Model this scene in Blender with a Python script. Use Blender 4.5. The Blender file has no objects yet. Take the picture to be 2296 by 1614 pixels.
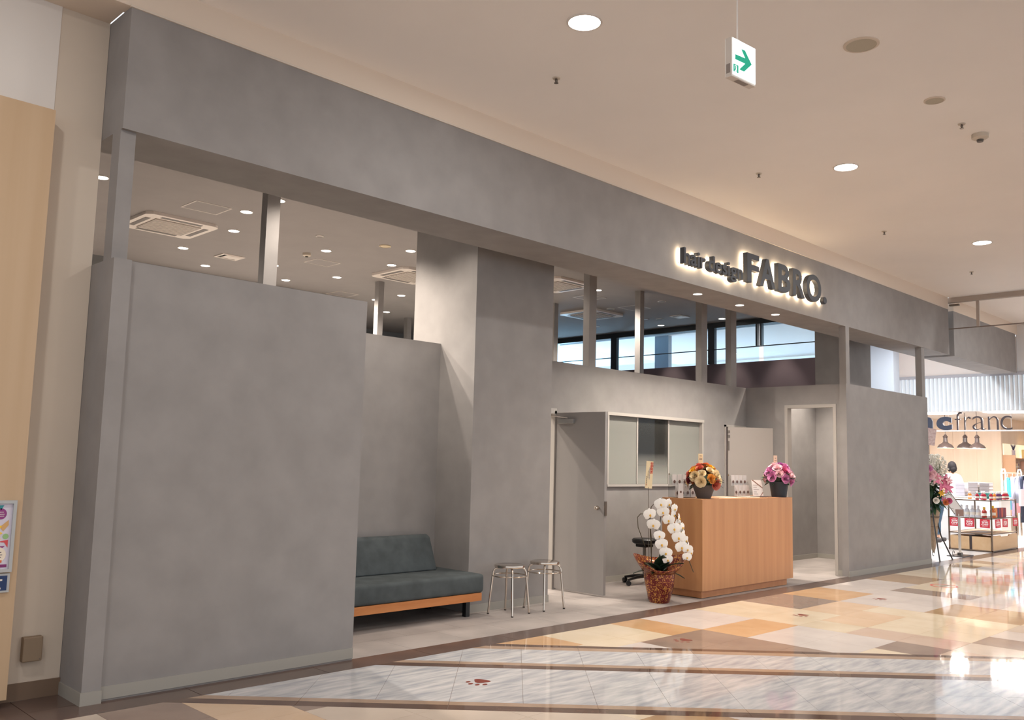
import bpy, bmesh, math, random
from mathutils import Vector, Matrix
random.seed(7)
S = bpy.context.scene
C = S.collection
PI = math.pi

# ------------------------------------------------------------------ camera, world, light, exposure
cam = bpy.data.cameras.new('camera'); cam_o = bpy.data.objects.new('camera', cam); C.objects.link(cam_o)
cam.sensor_width = 36.0; cam.lens = 2001.65 / 2296 * 36.0; cam.clip_end = 300
R = ((0.7078, -0.7060, 0.0247), (0.0959, 0.0615, -0.9935), (0.6999, 0.7056, 0.1113))
Rm = Matrix(R)
rgt, dwn, fwd = Vector(R[0]).normalized(), Vector(R[1]).normalized(), Vector(R[2]).normalized()
m = Matrix((rgt, -dwn, -fwd)).transposed().to_4x4(); m.translation = Vector((0, 0, 1.5))
cam_o.matrix_world = m
S.camera = cam_o
S.view_settings.view_transform = 'Standard'; S.view_settings.look = 'None'
S.view_settings.gamma = 1.0; S.view_settings.use_curve_mapping = False
S.view_settings.exposure = 0.06
W = bpy.data.worlds.new('world'); S.world = W; W.use_nodes = True
W.node_tree.nodes['Background'].inputs[0].default_value = (0.93, 0.96, 1.0, 1)
W.node_tree.nodes['Background'].inputs[1].default_value = 1.14
try:
    S.cycles.use_denoising = True; S.cycles.max_bounces = 8; S.cycles.diffuse_bounces = 5
    S.cycles.transparent_max_bounces = 12; S.cycles.sample_clamp_indirect = 6.0
    S.cycles.caustics_reflective = False; S.cycles.caustics_refractive = False
except Exception: pass
MALL_W, SALON_W, SOFFIT_W, SHOP_W = 31.0, 260.0, 150.0, 200.0
CW = (1.0, 0.98, 0.95)          # mall lamps
CS = (1.0, 0.89, 0.77)          # salon lamps

# ------------------------------------------------------------------ helpers
def lin(c):
    return tuple(((x/255)/12.92 if x/255 <= .04045 else ((x/255+.055)/1.055)**2.4) for x in c)
MATS = {}
def mat(name, rgb, rough=.6, metal=0.0, var=0.0, scale=3.0, bump=0.0, emit=0.0, alpha=None, stretch=None, spec=.5, rgb2=None, detail=3.0, coat=0.0, rot=(0,0,0), rand=0.0):
    if name in MATS: return MATS[name]
    M = bpy.data.materials.new(name); M.use_nodes = True; nt = M.node_tree; N = nt.nodes; L = nt.links
    P = N['Principled BSDF']; c = lin(rgb)
    P.inputs['Base Color'].default_value = (*c, 1); P.inputs['Roughness'].default_value = rough; P.inputs['Metallic'].default_value = metal
    P.inputs['Specular IOR Level'].default_value = spec
    if coat: P.inputs['Coat Weight'].default_value = coat; P.inputs['Coat Roughness'].default_value = .05
    src = None
    if var or bump or rgb2:
        g = N.new('ShaderNodeNewGeometry'); mp = N.new('ShaderNodeMapping'); L.new(g.outputs['Position'], mp.inputs[0])
        mp.inputs['Rotation'].default_value = rot
        if stretch: mp.inputs['Scale'].default_value = stretch
        n = N.new('ShaderNodeTexNoise'); L.new(mp.outputs[0], n.inputs['Vector']); n.inputs['Scale'].default_value = scale; n.inputs['Detail'].default_value = detail
        if var or rgb2:
            r = N.new('ShaderNodeValToRGB'); L.new(n.outputs['Fac'], r.inputs[0])
            r.color_ramp.elements[0].position = .32; r.color_ramp.elements[1].position = .68
            a = tuple(x*(1-var) for x in c) if not rgb2 else c
            b = tuple(min(1, x*(1+var)) for x in c) if not rgb2 else lin(rgb2)
            r.color_ramp.elements[0].color = (*a, 1); r.color_ramp.elements[1].color = (*b, 1)
            src = r.outputs[0]
        if bump:
            bp = N.new('ShaderNodeBump'); bp.inputs['Strength'].default_value = bump; bp.inputs['Distance'].default_value = .01
            L.new(n.outputs['Fac'], bp.inputs['Height']); L.new(bp.outputs[0], P.inputs['Normal'])
    if rand:
        oi = N.new('ShaderNodeObjectInfo'); mr = N.new('ShaderNodeMapRange'); L.new(oi.outputs['Random'], mr.inputs[0])
        mr.inputs[3].default_value = 1-rand; mr.inputs[4].default_value = 1+rand
        mx = N.new('ShaderNodeMix'); mx.data_type = 'RGBA'; mx.blend_type = 'MULTIPLY'; mx.inputs[0].default_value = 1
        if src: L.new(src, mx.inputs[6])
        else: mx.inputs[6].default_value = (*c, 1)
        L.new(mr.outputs[0], mx.inputs[7]); src = mx.outputs[2]
    if src: L.new(src, P.inputs['Base Color'])
    if emit:
        P.inputs['Emission Color'].default_value = (*c, 1); P.inputs['Emission Strength'].default_value = emit
    if alpha is not None: P.inputs['Alpha'].default_value = alpha
    MATS[name] = M; return M

def glass_mat(name, tint=(1, 1, 1), refl=.12, frost=None):
    if name in MATS: return MATS[name]
    M = bpy.data.materials.new(name); M.use_nodes = True; nt = M.node_tree; N = nt.nodes; L = nt.links
    for n in list(N): N.remove(n)
    out = N.new('ShaderNodeOutputMaterial'); t = N.new('ShaderNodeBsdfTransparent'); t.inputs[0].default_value = (*tint, 1)
    gl = N.new('ShaderNodeBsdfGlossy'); gl.inputs['Roughness'].default_value = .02
    fr = N.new('ShaderNodeLayerWeight'); fr.inputs[0].default_value = refl
    mx = N.new('ShaderNodeMixShader'); L.new(fr.outputs['Fresnel'], mx.inputs[0]); L.new(t.outputs[0], mx.inputs[1]); L.new(gl.outputs[0], mx.inputs[2])
    last = mx.outputs[0]
    if frost:                                              # a film whose print fades out with height (z0 full, z1 none)
        z0, z1, base = frost
        g = N.new('ShaderNodeNewGeometry'); sp = N.new('ShaderNodeSeparateXYZ'); L.new(g.outputs['Position'], sp.inputs[0])
        mr = N.new('ShaderNodeMapRange'); L.new(sp.outputs[2], mr.inputs[0])
        mr.inputs[1].default_value = z0; mr.inputs[2].default_value = z1; mr.inputs[3].default_value = .97; mr.inputs[4].default_value = base
        d = N.new('ShaderNodeBsdfDiffuse'); d.inputs[0].default_value = (*lin((158, 158, 152)), 1)
        m2 = N.new('ShaderNodeMixShader'); L.new(mr.outputs[0], m2.inputs[0]); L.new(last, m2.inputs[1]); L.new(d.outputs[0], m2.inputs[2]); last = m2.outputs[0]
    L.new(last, out.inputs[0]); MATS[name] = M; return M

class B:
    """collects simple solids; build() links them as ONE mesh object"""
    def __init__(s): s.v = []; s.f = []; s.mi = []; s.m = 0
    def add(s, vs, fs):
        k = len(s.v); s.v += [tuple(v) for v in vs]
        for f in fs: s.f.append(tuple(i+k for i in f)); s.mi.append(s.m)
        return s
    def box(s, x0, x1, y0, y1, z0, z1):
        v = [(x, y, z) for z in (z0, z1) for y in (y0, y1) for x in (x0, x1)]
        return s.add(v, [(0, 2, 3, 1), (4, 5, 7, 6), (0, 1, 5, 4), (2, 6, 7, 3), (0, 4, 6, 2), (1, 3, 7, 5)])
    def rbox(s, x0, x1, y0, y1, z0, z1, r=.01, seg=2):
        bm = bmesh.new(); bmesh.ops.create_cube(bm, size=1)
        for v in bm.verts: v.co = Vector((x0+(v.co.x+.5)*(x1-x0), y0+(v.co.y+.5)*(y1-y0), z0+(v.co.z+.5)*(z1-z0)))
        bmesh.ops.bevel(bm, geom=bm.edges[:], offset=r, segments=seg, profile=.5, affect='EDGES')
        return s.bm(bm)
    def bm(s, bm):
        bm.verts.index_update()
        s.add([v.co[:] for v in bm.verts], [[v.index for v in f.verts] for f in bm.faces]); bm.free(); return s
    def prism(s, pts, axis, a, b):
        """polygon extruded along an axis ('x','y','z') from a to b"""
        n = len(pts)
        def P(p, t): return {'x': (t, p[0], p[1]), 'y': (p[0], t, p[1]), 'z': (p[0], p[1], t)}[axis]
        v = [P(p, a) for p in pts] + [P(p, b) for p in pts]
        return s.add(v, [tuple(range(n))[::-1], tuple(range(n, 2*n))] + [(i, (i+1) % n, n+(i+1) % n, n+i) for i in range(n)])
    def ring(s, path, radii, n=8, closed=False, cap=True):
        """tube along a path"""
        pts = [Vector(p) for p in path]; k = len(pts)
        if not isinstance(radii, (list, tuple)): radii = [radii]*k
        base = len(s.v); up = None
        for i, p in enumerate(pts):
            if closed: d = (pts[(i+1) % k]-pts[i-1])
            else: d = pts[min(i+1, k-1)]-pts[max(i-1, 0)]
            d.normalize()
            if up is None:
                up = d.orthogonal().normalized()
            else:
                up = (up-d*up.dot(d));
                if up.length < 1e-5: up = d.orthogonal()
                up.normalize()
            w = d.cross(up)
            for j in range(n):
                a = 2*PI*j/n; s.v.append(tuple(p+(up*math.cos(a)+w*math.sin(a))*radii[i]))
        for i in range(k if closed else k-1):
            i2 = (i+1) % k
            for j in range(n):
                s.f.append((base+i*n+j, base+i*n+(j+1) % n, base+i2*n+(j+1) % n, base+i2*n+j)); s.mi.append(s.m)
        if cap and not closed:
            s.f.append(tuple(base+j for j in range(n))[::-1]); s.mi.append(s.m)
            s.f.append(tuple(base+(k-1)*n+j for j in range(n))); s.mi.append(s.m)
        return s
    def lathe(s, prof, n=20, c=(0, 0, 0), axis='z', sx=1, sy=1):
        """prof: list of (radius, height)"""
        base = len(s.v)
        for r, h in prof:
            for j in range(n):
                a = 2*PI*j/n; x, y = r*math.cos(a)*sx, r*math.sin(a)*sy
                p = {'z': (x, y, h), 'y': (x, h, y), 'x': (h, x, y)}[axis]
                s.v.append((c[0]+p[0], c[1]+p[1], c[2]+p[2]))
        for i in range(len(prof)-1):
            for j in range(n):
                s.f.append((base+i*n+j, base+i*n+(j+1) % n, base+(i+1)*n+(j+1) % n, base+(i+1)*n+j)); s.mi.append(s.m)
        s.f.append(tuple(base+j for j in range(n))[::-1]); s.mi.append(s.m)
        k = base+(len(prof)-1)*n; s.f.append(tuple(k+j for j in range(n))); s.mi.append(s.m)
        return s
    def ball(s, c, r, n=10, sz=1.0, sx=1.0, sy=1.0):
        pr = []
        for i in range(n//2+1):
            t = PI*i/(n//2); pr.append((max(1e-4, r*math.sin(t)), -r*math.cos(t)*sz))
        return s.lathe(pr, n, c, sx=sx, sy=sy)
    def xf(s, M):
        s.v = [tuple(M @ Vector(v)) for v in s.v]; return s
    def merge(s, o, M=None):
        k = len(s.v); s.v += [tuple(M @ Vector(v)) if M else v for v in o.v]
        for f, mi in zip(o.f, o.mi): s.f.append(tuple(i+k for i in f)); s.mi.append(mi)
        return s
    def mesh(s, name, mats, smooth=False):
        me = bpy.data.meshes.new(name); me.from_pydata(s.v, [], s.f)
        for mm in (mats if isinstance(mats, (list, tuple)) else [mats]): me.materials.append(mm)
        me.polygons.foreach_set('material_index', s.mi)
        bm = bmesh.new(); bm.from_mesh(me); bmesh.ops.recalc_face_normals(bm, faces=bm.faces[:]); bm.to_mesh(me); bm.free()
        if smooth:
            me.polygons.foreach_set('use_smooth', [True]*len(me.polygons)); me.set_sharp_from_angle(angle=math.radians(38))
        me.update(); return me
    def build(s, name, mats, parent=None, smooth=False, label=None, kind=None, origin=True):
        """no parent: world coordinates, origin put at the middle of the base; with parent: coordinates are the parent's own"""
        loc = Vector((0, 0, 0))
        if origin and parent is None and s.v:
            xs, ys, zs = zip(*s.v); loc = Vector(((min(xs)+max(xs))/2, (min(ys)+max(ys))/2, min(zs)))
            s.v = [tuple(Vector(v)-loc) for v in s.v]
        o = bpy.data.objects.new(name, s.mesh(name, mats, smooth)); C.objects.link(o); o.location = loc
        if parent: o.parent = parent
        if label: o['label'] = label
        if kind: o['kind'] = kind
        return o

def tag(o, label, cat, group=None, kind=None):
    o['label'] = label; o['category'] = cat
    if group: o['group'] = group
    if kind: o['kind'] = kind
    return o
def thing(name, label, cat, loc=(0, 0, 0), rz=0, group=None):
    o = bpy.data.objects.new(name, None); C.objects.link(o); o.location = loc; o.rotation_euler = (0, 0, rz); o.empty_display_size = .1
    return tag(o, label, cat, group)
def kids(o): return [c for c in o.children]
ALLKIDS = {}
def dup(root, loc, rz=None, label=None, group=None):
    def cp(o, parent):
        c = o.copy(); C.objects.link(c)
        if parent is not None: c.parent = parent
        for ch in [x for x in bpy.data.objects if x.parent == o and x is not c]: cp(ch, c)
        return c
    r = cp(root, None); r.location = loc
    if rz is not None: r.rotation_euler = (0, 0, rz)
    if label: r['label'] = label
    if group: r['group'] = group
    return r
def struct(name, b, m, parent=None, smooth=False): return b.build(name, m, parent, smooth, kind=None if parent else 'structure')
def lamp(name, kind, loc, power, color, parent=None, size=.1, spot=None, blend=.5, rot=(0, 0, 0)):
    l = bpy.data.lights.new(name, kind); l.energy = power; l.color = color
    if kind == 'AREA': l.shape = 'DISK'; l.size = size
    else: l.shadow_soft_size = size
    if kind == 'SPOT': l.spot_size = math.radians(spot); l.spot_blend = blend
    o = bpy.data.objects.new(name, l); C.objects.link(o); o.location = loc; o.rotation_euler = rot
    if parent: o.parent = parent
    return o
def text_b(s, size, depth, bold=0.0, font=None, width=None, height=None):
    """letter shapes as a B in the XZ plane, thickness along y (front at -depth)"""
    cu = bpy.data.curves.new('t', 'FONT'); cu.body = s; cu.size = size; cu.extrude = depth/2; cu.offset = bold; cu.resolution_u = 8
    o = bpy.data.objects.new('t', cu); C.objects.link(o)
    dg = bpy.context.evaluated_depsgraph_get(); me = bpy.data.meshes.new_from_object(o.evaluated_get(dg))
    b = B(); b.add([v.co[:] for v in me.vertices], [tuple(p.vertices) for p in me.polygons])
    bpy.data.objects.remove(o); bpy.data.curves.remove(cu); bpy.data.meshes.remove(me)
    if not b.v: return b
    xs = [v[0] for v in b.v]; ys = [v[1] for v in b.v]
    fx = width/(max(xs)-min(xs)) if width else 1; fy = height/(max(ys)-min(ys)) if height else (fx if width else 1)
    if height and not width: fx = fy
    x0, y0 = (min(xs), min(ys)) if (width or height) else (0, 0)
    b.v = [((x-x0)*fx, -z, (y-y0)*fy) for x, y, z in b.v]
    return b

# ------------------------------------------------------------------ materials
PL = mat('grey_plaster', (146, 142, 140), .85, var=.07, scale=4.2, bump=.06, detail=5)
PLL = mat('grey_baseboard', (160, 156, 148), .6)
BEIGE = mat('beige_paint', (210, 196, 180), .8, var=.02, scale=2)
BULK = mat('bulkhead_paint', (228, 213, 197), .85)
CEIL = mat('mall_ceiling_paint', (246, 241, 236), .85, var=.015, scale=1.2)
SCEIL = mat('salon_ceiling_paint', (146, 140, 138), .8, var=.03, scale=3)
WHITE = mat('white_paint', (226, 220, 214), .5)
FRAME = mat('frame_grey', (176, 170, 164), .45)
DOORM = mat('door_grey', (146, 142, 140), .45)
DARK = mat('dark_metal', (44, 50, 56), .45)
BLACK = mat('black_plastic', (22, 22, 24), .4)
CHROME = mat('chrome', (205, 195, 184), .16, 1.0)
STEEL = mat('grey_steel', (120, 112, 104), .35, .8)
OAK = mat('oak_veneer', (188, 134, 90), .42, rgb2=(200, 147, 101), scale=1.6, stretch=(7, 7, .35), detail=5)
LOAK = mat('light_wood_panel', (188, 158, 124), .5, rgb2=(198, 170, 138), scale=1.5, stretch=(5, 5, .18), detail=4)
CHERRY = mat('cherry_rail', (190, 118, 62), .45, rgb2=(206, 140, 84), scale=3, stretch=(.6, 6, 6), detail=4)
GREEN = mat('leaf_green', (44, 66, 44), .5, var=.3, scale=20)
EMW = mat('lamp_glow', (255, 250, 244), .5, emit=14.0)

# ------------------------------------------------------------------ STRUCTURE: mall shell
YF = 5.63
struct('ceiling', B().box(-7, 13, -9, YF, 4.545, 4.7).box(13, 44, -1.0, YF, 4.545, 4.7), CEIL)      # far end cut back out of view, an added opening for daylight on the fascia
struct('wall_bulkhead', B().box(-7, 16.39, YF, YF+.12, 4.335, 4.545).box(-7, 2.06, YF+.12, 5.98, 4.335, 4.5), BULK)
struct('wall_bulkhead_far', B().box(16.66, 20.3, YF, YF+.5, 4.335, 4.545), BULK)
struct('trim_1', B().box(2.06, 16.39, YF-.012, YF+.01, 4.328, 4.343), mat('trim_cream', (220, 208, 194), .5))
struct('wall_fascia', B().box(2.068, 16.39, YF, 6.21, 3.525, 4.335), PL)
struct('wall_fascia_far', B().box(16.64, 20.16, YF, 6.19, 3.525, 4.335), PL)
struct('wall_left', B().box(1.50, 2.066, 5.98, 6.10, 0, 4.5), BEIGE)
struct('wall_left_white', B().box(-1.5, 1.762, 5.975, 6.10, 3.2, 4.5), WHITE)
struct('wall_left_back', B().box(-7, 1.5, 6.1, 6.2, 0, 4.5), BEIGE)
struct('baseboard_left', B().box(1.70, 2.075, 5.966, 5.98, 0, .10), mat('brown_skirting', (120, 98, 80), .6))
pan = struct('wall_wood_panel', B().box(-1.5, 1.728, 5.835, 5.97, .05, 3.591), LOAK)
for k in range(5):                       # tall veneer boards
    x1 = 1.730-k*.62
    B().box(x1-.617, x1, 5.826, 5.835, .05, 3.591).xf(Matrix.Translation(-pan.location)).build('board', LOAK, pan)
struct('baseboard_panel', B().box(-1.5, 1.70, 5.85, 5.95, 0, .05), DARK)

# salon walls
struct('wall_pillar', B().box(2.068, 2.18, YF-.018, 6.02, 0, 2.69), PL)
struct('wall_front_left', B().box(2.18, 4.006, 5.645, 5.745, 0, 2.69), PL)
struct('wall_alcove', B().box(3.90, 6.046, 7.166, 7.266, 0, 2.70), PL)
struct('wall_alcove_side', B().box(3.90, 3.99, 5.745, 7.166, 0, 2.69), PL)
struct('wall_column_left', B().box(6.045, 7.20, 6.63, 7.63, 0, 4.3), PL)
struct('wall_column_right', B().box(14.435, 15.46, 6.63, 7.155, 0, 4.3), PL)
rw = B()
DX0, DX1, DZ = 7.24, 7.965, 2.10        # doorway of the open steel door
WX0, WX1, WZ0, WZ1 = 8.93, 11.12, 1.225, 2.115
EX0, EX1, EZ = 11.72, 12.30, 2.085
rw.box(7.2, DX0, 7.25, 7.35, 0, 2.7).box(DX0, DX1, 7.25, 7.35, DZ, 2.7).box(DX1, WX0, 7.25, 7.35, 0, 2.7)
rw.box(WX0, WX1, 7.25, 7.35, 0, WZ0).box(WX0, WX1, 7.25, 7.35, WZ1, 2.7).box(WX1, EX0, 7.25, 7.35, 0, 2.7)
rw.box(EX0, EX1, 7.25, 7.35, EZ, 2.7).box(EX1, 12.5, 7.25, 7.35, 0, 2.7)
struct('wall_rear', rw, PL)
PX = 12.33
sw = B(); sw.box(PX, PX+.1, 6.56, 7.25, 0, 2.7).box(PX, PX+.1, 5.84, 6.56, 2.375, 2.7).box(PX, PX+.1, YF+.1, 5.84, 0, 2.7)
struct('wall_side', sw, PL)
struct('wall_front_right', B().box(PX-.04, 15.31, YF, YF+.1, 0, 2.7), PL)
struct('wall_fitting_room', B().box(12.43, 14.435, 7.156, 7.30, 0, 2.7).box(15.2, 15.31, 5.73, 6.63, 0, 2.7), PL)
# baseboards
bb = B().box(2.068-.008, 2.18+.004, YF-.026, YF-.018, 0, .075).box(2.06, 2.068, YF-.018, 6.0, 0, .075)
struct('baseboard_pillar', bb, PLL)
struct('baseboard_front_left', B().box(2.18, 4.006, 5.637, 5.645, .012, .085), PLL)
struct('baseboard_column', B().box(6.04, 7.206, 6.622, 6.63, 0, .075), PLL)
struct('baseboard_rear', B().box(DX1+.04, 11.68, 7.242, 7.25, 0, .075), PLL)
struct('baseboard_side', B().box(PX-.008, PX, 5.62, 5.80, 0, .075).box(PX-.048, 15.31, YF-.008, YF, 0, .075), PLL)
struct('baseboard_fitting_room', B().box(12.43, 14.427, 7.148, 7.156, 0, .075).box(14.427, 14.435, 6.63, 7.156, 0, .075), PLL)
# doorway casing in the side wall
cs = B().box(PX-.012, PX+.11, 5.80, 5.846, 0, 2.369).box(PX-.012, PX+.11, 6.554, 6.60, 0, 2.369).box(PX-.012, PX+.11, 5.80, 6.60, 2.369, 2.415)
struct('trim_2', cs, FRAME)
# posts between wall tops and the soffit / ceiling
def post(x0, x1, y0, y1, z0, z1, label, grp=None):
    tag(B().box(x0, x1, y0, y1, z0, z1).build('partition_post', PL), label, 'post')
post(2.068, 2.165, 5.66, 5.79, 2.69, 3.525, 'grey post on the corner pillar at the far left of the storefront')
post(3.95, 4.08, 7.17, 7.27, 2.7, 4.16, 'warm lit post rising behind the tall front wall left of the sofa')
post(12.16+.14, 12.415, 5.63, 5.73, 2.7, 3.525, 'grey post at the left end of the front wall beside the tall doorway')
post(15.13, 15.26, 5.64, 5.74, 2.7, 3.525, 'dark grey post at the right end of the front wall near the neighbouring shop')
post(8.55, 8.69, 7.25, 7.35, 2.7, 4.16, 'broad grey post on the rear wall next to the big front column')
post(11.09, 11.24, 7.25, 7.35, 2.7, 4.16, 'grey post on the rear wall above the right end of the glass window')
post(11.90, 12.05, 7.25, 7.35, 2.7, 4.16, 'grey post on the rear wall nearest the wall with the tall doorway')
post(11.0, 11.1, 8.3, 8.4, 0, 4.16, 'slim brown grey post inside the salon behind the glass window')
post(11.0, 11.1, 10.1, 10.2, 0, 4.16, 'slim grey post deep inside the salon just right of the front column')
post(7.97, 8.07, 10.95, 11.05, 0, 4.16, 'post inside the salon seen in the gap above the sofa alcove')
post(10.45, 10.55, 13.4, 13.5, 0, 4.16, 'teal shaded post furthest back in the gap above the sofa alcove')

# salon interior shell
struct('ceiling_salon', B().box(1.9, 14.6, 6.21, 15.4, 4.16, 4.3), SCEIL)
DW = mat('interior_grey', (120, 120, 120), .8)
struct('wall_salon_left', B().box(1.9, 2.0, 6.1, 12.7, 0, 4.16), DW)
struct('wall_salon_back', B().box(2.0, 8.6, 12.6, 12.7, 0, 4.16).box(8.5, 8.6, 12.7, 15.3, 0, 4.16).box(8.6, 14.5, 15.3, 15.4, 0, 4.16), DW)
struct('wall_salon_partition', B().box(8.7, 13.0, 14.2, 14.3, 0, 3.0).box(11.1, 11.18, 8.66, 14.2, 0, 2.72), mat('interior_light', (176, 180, 178), .8))  # long low wall under the posts, unseen, added to cut warm floor bounce
struct('wall_shampoo_room', B().box(8.2, 12.2, 8.55, 8.65, 0, 2.7).box(8.2, 8.3, 7.35, 8.55, 0, 2.7), PL)
struct('wall_accent', B().box(14.435, 14.52, 7.156, 15.3, 0, 3.38), mat('aubergine_wall', (116, 102, 108), .8))
hd = struct('window_1', B().box(14.40, 14.50, 7.156, 15.3, 4.06, 4.16), DARK)
off = Matrix.Translation(-hd.location)
for y0, y1, z0 in ((11.45, 11.60, 3.38), (9.12, 9.26, 3.38), (8.225, 8.26, 3.66), (8.14, 8.17, 3.66)):
    B().box(14.38, 14.46, y0, y1, z0, 4.06).xf(off).build('mullion', DARK, hd)
GL = glass_mat('clear_glass')
GLB = glass_mat('blue_tinted_glass', (.80, .92, 1.0))
for a, b_ in ((7.157, 8.15), (8.245, 9.13), (9.25, 11.46), (11.59, 15.3)):
    B().box(14.47, 14.478, a, b_, 3.665, 4.06).xf(off).build('pane', GLB, hd)
    B().box(14.47, 14.478, a, b_, 3.38, 3.655).xf(off).build('pane', GLB, hd)
B().box(14.46, 14.488, 7.157, 15.3, 3.652, 3.668).xf(off).build('transom', DARK, hd)
# concourse beyond the glass
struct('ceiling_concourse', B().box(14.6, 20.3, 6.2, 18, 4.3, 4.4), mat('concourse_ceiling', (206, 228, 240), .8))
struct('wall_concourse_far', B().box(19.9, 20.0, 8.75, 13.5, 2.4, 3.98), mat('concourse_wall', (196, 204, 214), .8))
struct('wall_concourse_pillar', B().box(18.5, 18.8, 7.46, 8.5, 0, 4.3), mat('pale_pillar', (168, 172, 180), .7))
struct('daylight_glow_panel', B().box(14.6, 20.3, 17.9, 18.0, 0, 4.3), mat('daylight_glow', (206, 234, 252), .5, emit=13.0))  # added glowing panel: white daylight beyond the glass, blue light on salon ceiling
tag(B().box(15.5, 15.62, 10.95, 11.3, 0, 4.3).build('concourse_post', mat('post_grey', (186, 190, 196), .6)), 'grey post behind the salon glass wall by its dark mullion', 'post')

# ------------------------------------------------------------------ FLOORS
fl = struct('floor', B().box(-7, 44, -9, 5.40, -.12, -.003), mat('grout', (140, 122, 110), .5))
flo = Matrix.Translation(-fl.location)
def polyclip(poly, a, b, c):            # keep a*x+b*y<=c
    out = []
    for i in range(len(poly)):
        p, q = poly[i], poly[(i+1) % len(poly)]
        dp, dq = a*p[0]+b*p[1]-c, a*q[0]+b*q[1]-c
        if dp <= 0: out.append(p)
        if dp*dq < 0:
            t = dp/(dp-dq); out.append((p[0]+t*(q[0]-p[0]), p[1]+t*(q[1]-p[1])))
    return out
def stone(name, c1, c2, sc=3, st=(1, 1, 1), rough=.055, rnd=.03, rot=(0, 0, 0)):
    return mat(name, c1, rough, rgb2=c2, scale=sc, stretch=st, detail=5, rand=rnd, spec=.4, rot=rot, bump=.008)
MARBLE = stone('white_marble', (220, 217, 216), (176, 178, 184), 3.0, (1.1, 6.5, 1), rnd=.02, rot=(0, 0, math.radians(30)))
TANB = stone('tan_band', (186, 160, 138), (170, 144, 122), 5)
BRNB = stone('brown_band', (98, 76, 66), (112, 88, 76), 5)
COL = dict(
    orange=stone('orange_stone', (218, 180, 138), (208, 166, 122)), cream=stone('cream_stone', (232, 216, 192), (224, 206, 178)),
    peach=stone('peach_stone', (228, 200, 172), (220, 190, 158)), white=stone('white_stone', (224, 214, 208), (214, 204, 198)),
    brown=stone('brown_stone', (166, 146, 132), (152, 132, 120)), pink=stone('pink_stone', (214, 190, 172), (206, 180, 160)),
    tan=stone('tan_stone', (192, 162, 130), (180, 148, 114)), beige=stone('beige_stone', (218, 202, 186), (208, 192, 176)))
REG = [  # x0,x1,y0,y1,colour : read off the floor
 (5.0, 5.84, 4.90, 5.4, 'orange'), (5.0, 6.27, 4.7, 5.4, 'cream'), (5.84, 6.80, 4.7, 5.4, 'cream'), (6.80, 7.24, 4.7, 5.4, 'orange'), (7.24, 8.20, 4.7, 5.4, 'white'),
 (8.20, 9.08, 4.7, 5.4, 'cream'), (9.08, 10.08, 4.7, 5.4, 'brown'), (10.08, 11.0, 4.7, 5.4, 'orange'), (11.0, 12.28, 4.7, 5.4, 'white'),
 (12.28, 13.2, 4.7, 5.4, 'tan'), (13.2, 15.2, 4.7, 5.4, 'cream'),
 (5.0, 6.27, 4.2, 4.7, 'white'), (6.27, 7.2, 3.2, 4.7, 'brown'), (7.2, 8.13, 4.235, 4.7, 'orange'), (8.13, 9.06, 4.235, 4.7, 'cream'),
 (9.06, 10.0, 4.235, 4.7, 'peach'), (10.0, 11.39, 3.77, 4.7, 'white'), (11.39, 11.85, 3.77, 4.7, 'brown'), (11.85, 13.3, 3.77, 4.7, 'cream'),
 (7.2, 8.13, 3.305, 4.235, 'white'), (8.13, 8.6, 3.77, 4.235, 'cream'), (8.6, 9.53, 3.77, 4.235, 'peach'), (9.53, 10.0, 3.77, 4.235, 'cream'),
 (6.3, 7.2, 2.8, 3.305, 'tan'), (7.2, 7.66, 2.84, 3.305, 'cream'), (7.66, 8.13, 2.84, 3.305, 'brown'), (8.13, 8.6, 2.84, 3.77, 'pink'),
 (8.6, 9.99, 2.84, 3.77, 'cream'), (9.99, 10.92, 2.84, 3.77, 'tan'), (10.92, 12.0, 2.84, 3.77, 'white'),
 (2.2, 2.65, 4.70, 5.2, 'brown'), (1.7, 2.2, 4.7, 5.4, 'beige'), (2.2, 2.65, 5.2, 5.4, 'beige'), (2.65, 3.12, 4.235, 5.4, 'peach'),
 (3.12, 4.6, 3.3, 4.7, 'beige'), (4.5, 5.0, 2.8, 3.3, 'tan')]
def region(x, y):
    for x0, x1, y0, y1, c in REG:
        if x0 <= x < x1 and y0 <= y < y1: return c
    r = random.random()
    return 'cream' if r < .32 else 'white' if r < .5 else 'peach' if r < .65 else 'beige' if r < .8 else 'pink' if r < .88 else 'tan' if r < .95 else 'brown'
def tile_poly(poly, m, parent, name='tile', z=0.0, gap=.0012):
    if len(poly) < 3: return None
    cx = sum(p[0] for p in poly)/len(poly); cy = sum(p[1] for p in poly)/len(poly)
    area = abs(sum(poly[i][0]*poly[(i+1) % len(poly)][1]-poly[(i+1) % len(poly)][0]*poly[i][1] for i in range(len(poly))))/2
    if area < .004: return None
    pts = []
    for p in poly:
        d = math.hypot(p[0]-cx, p[1]-cy); k = 1-gap*1.3/max(d, .01); pts.append((cx+(p[0]-cx)*k-cx, cy+(p[1]-cy)*k-cy))
    o = B().prism(pts, 'z', -.004, 0).build(name, m, parent)
    o.location = Vector((cx, cy, z))-parent.location
    return o
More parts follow.
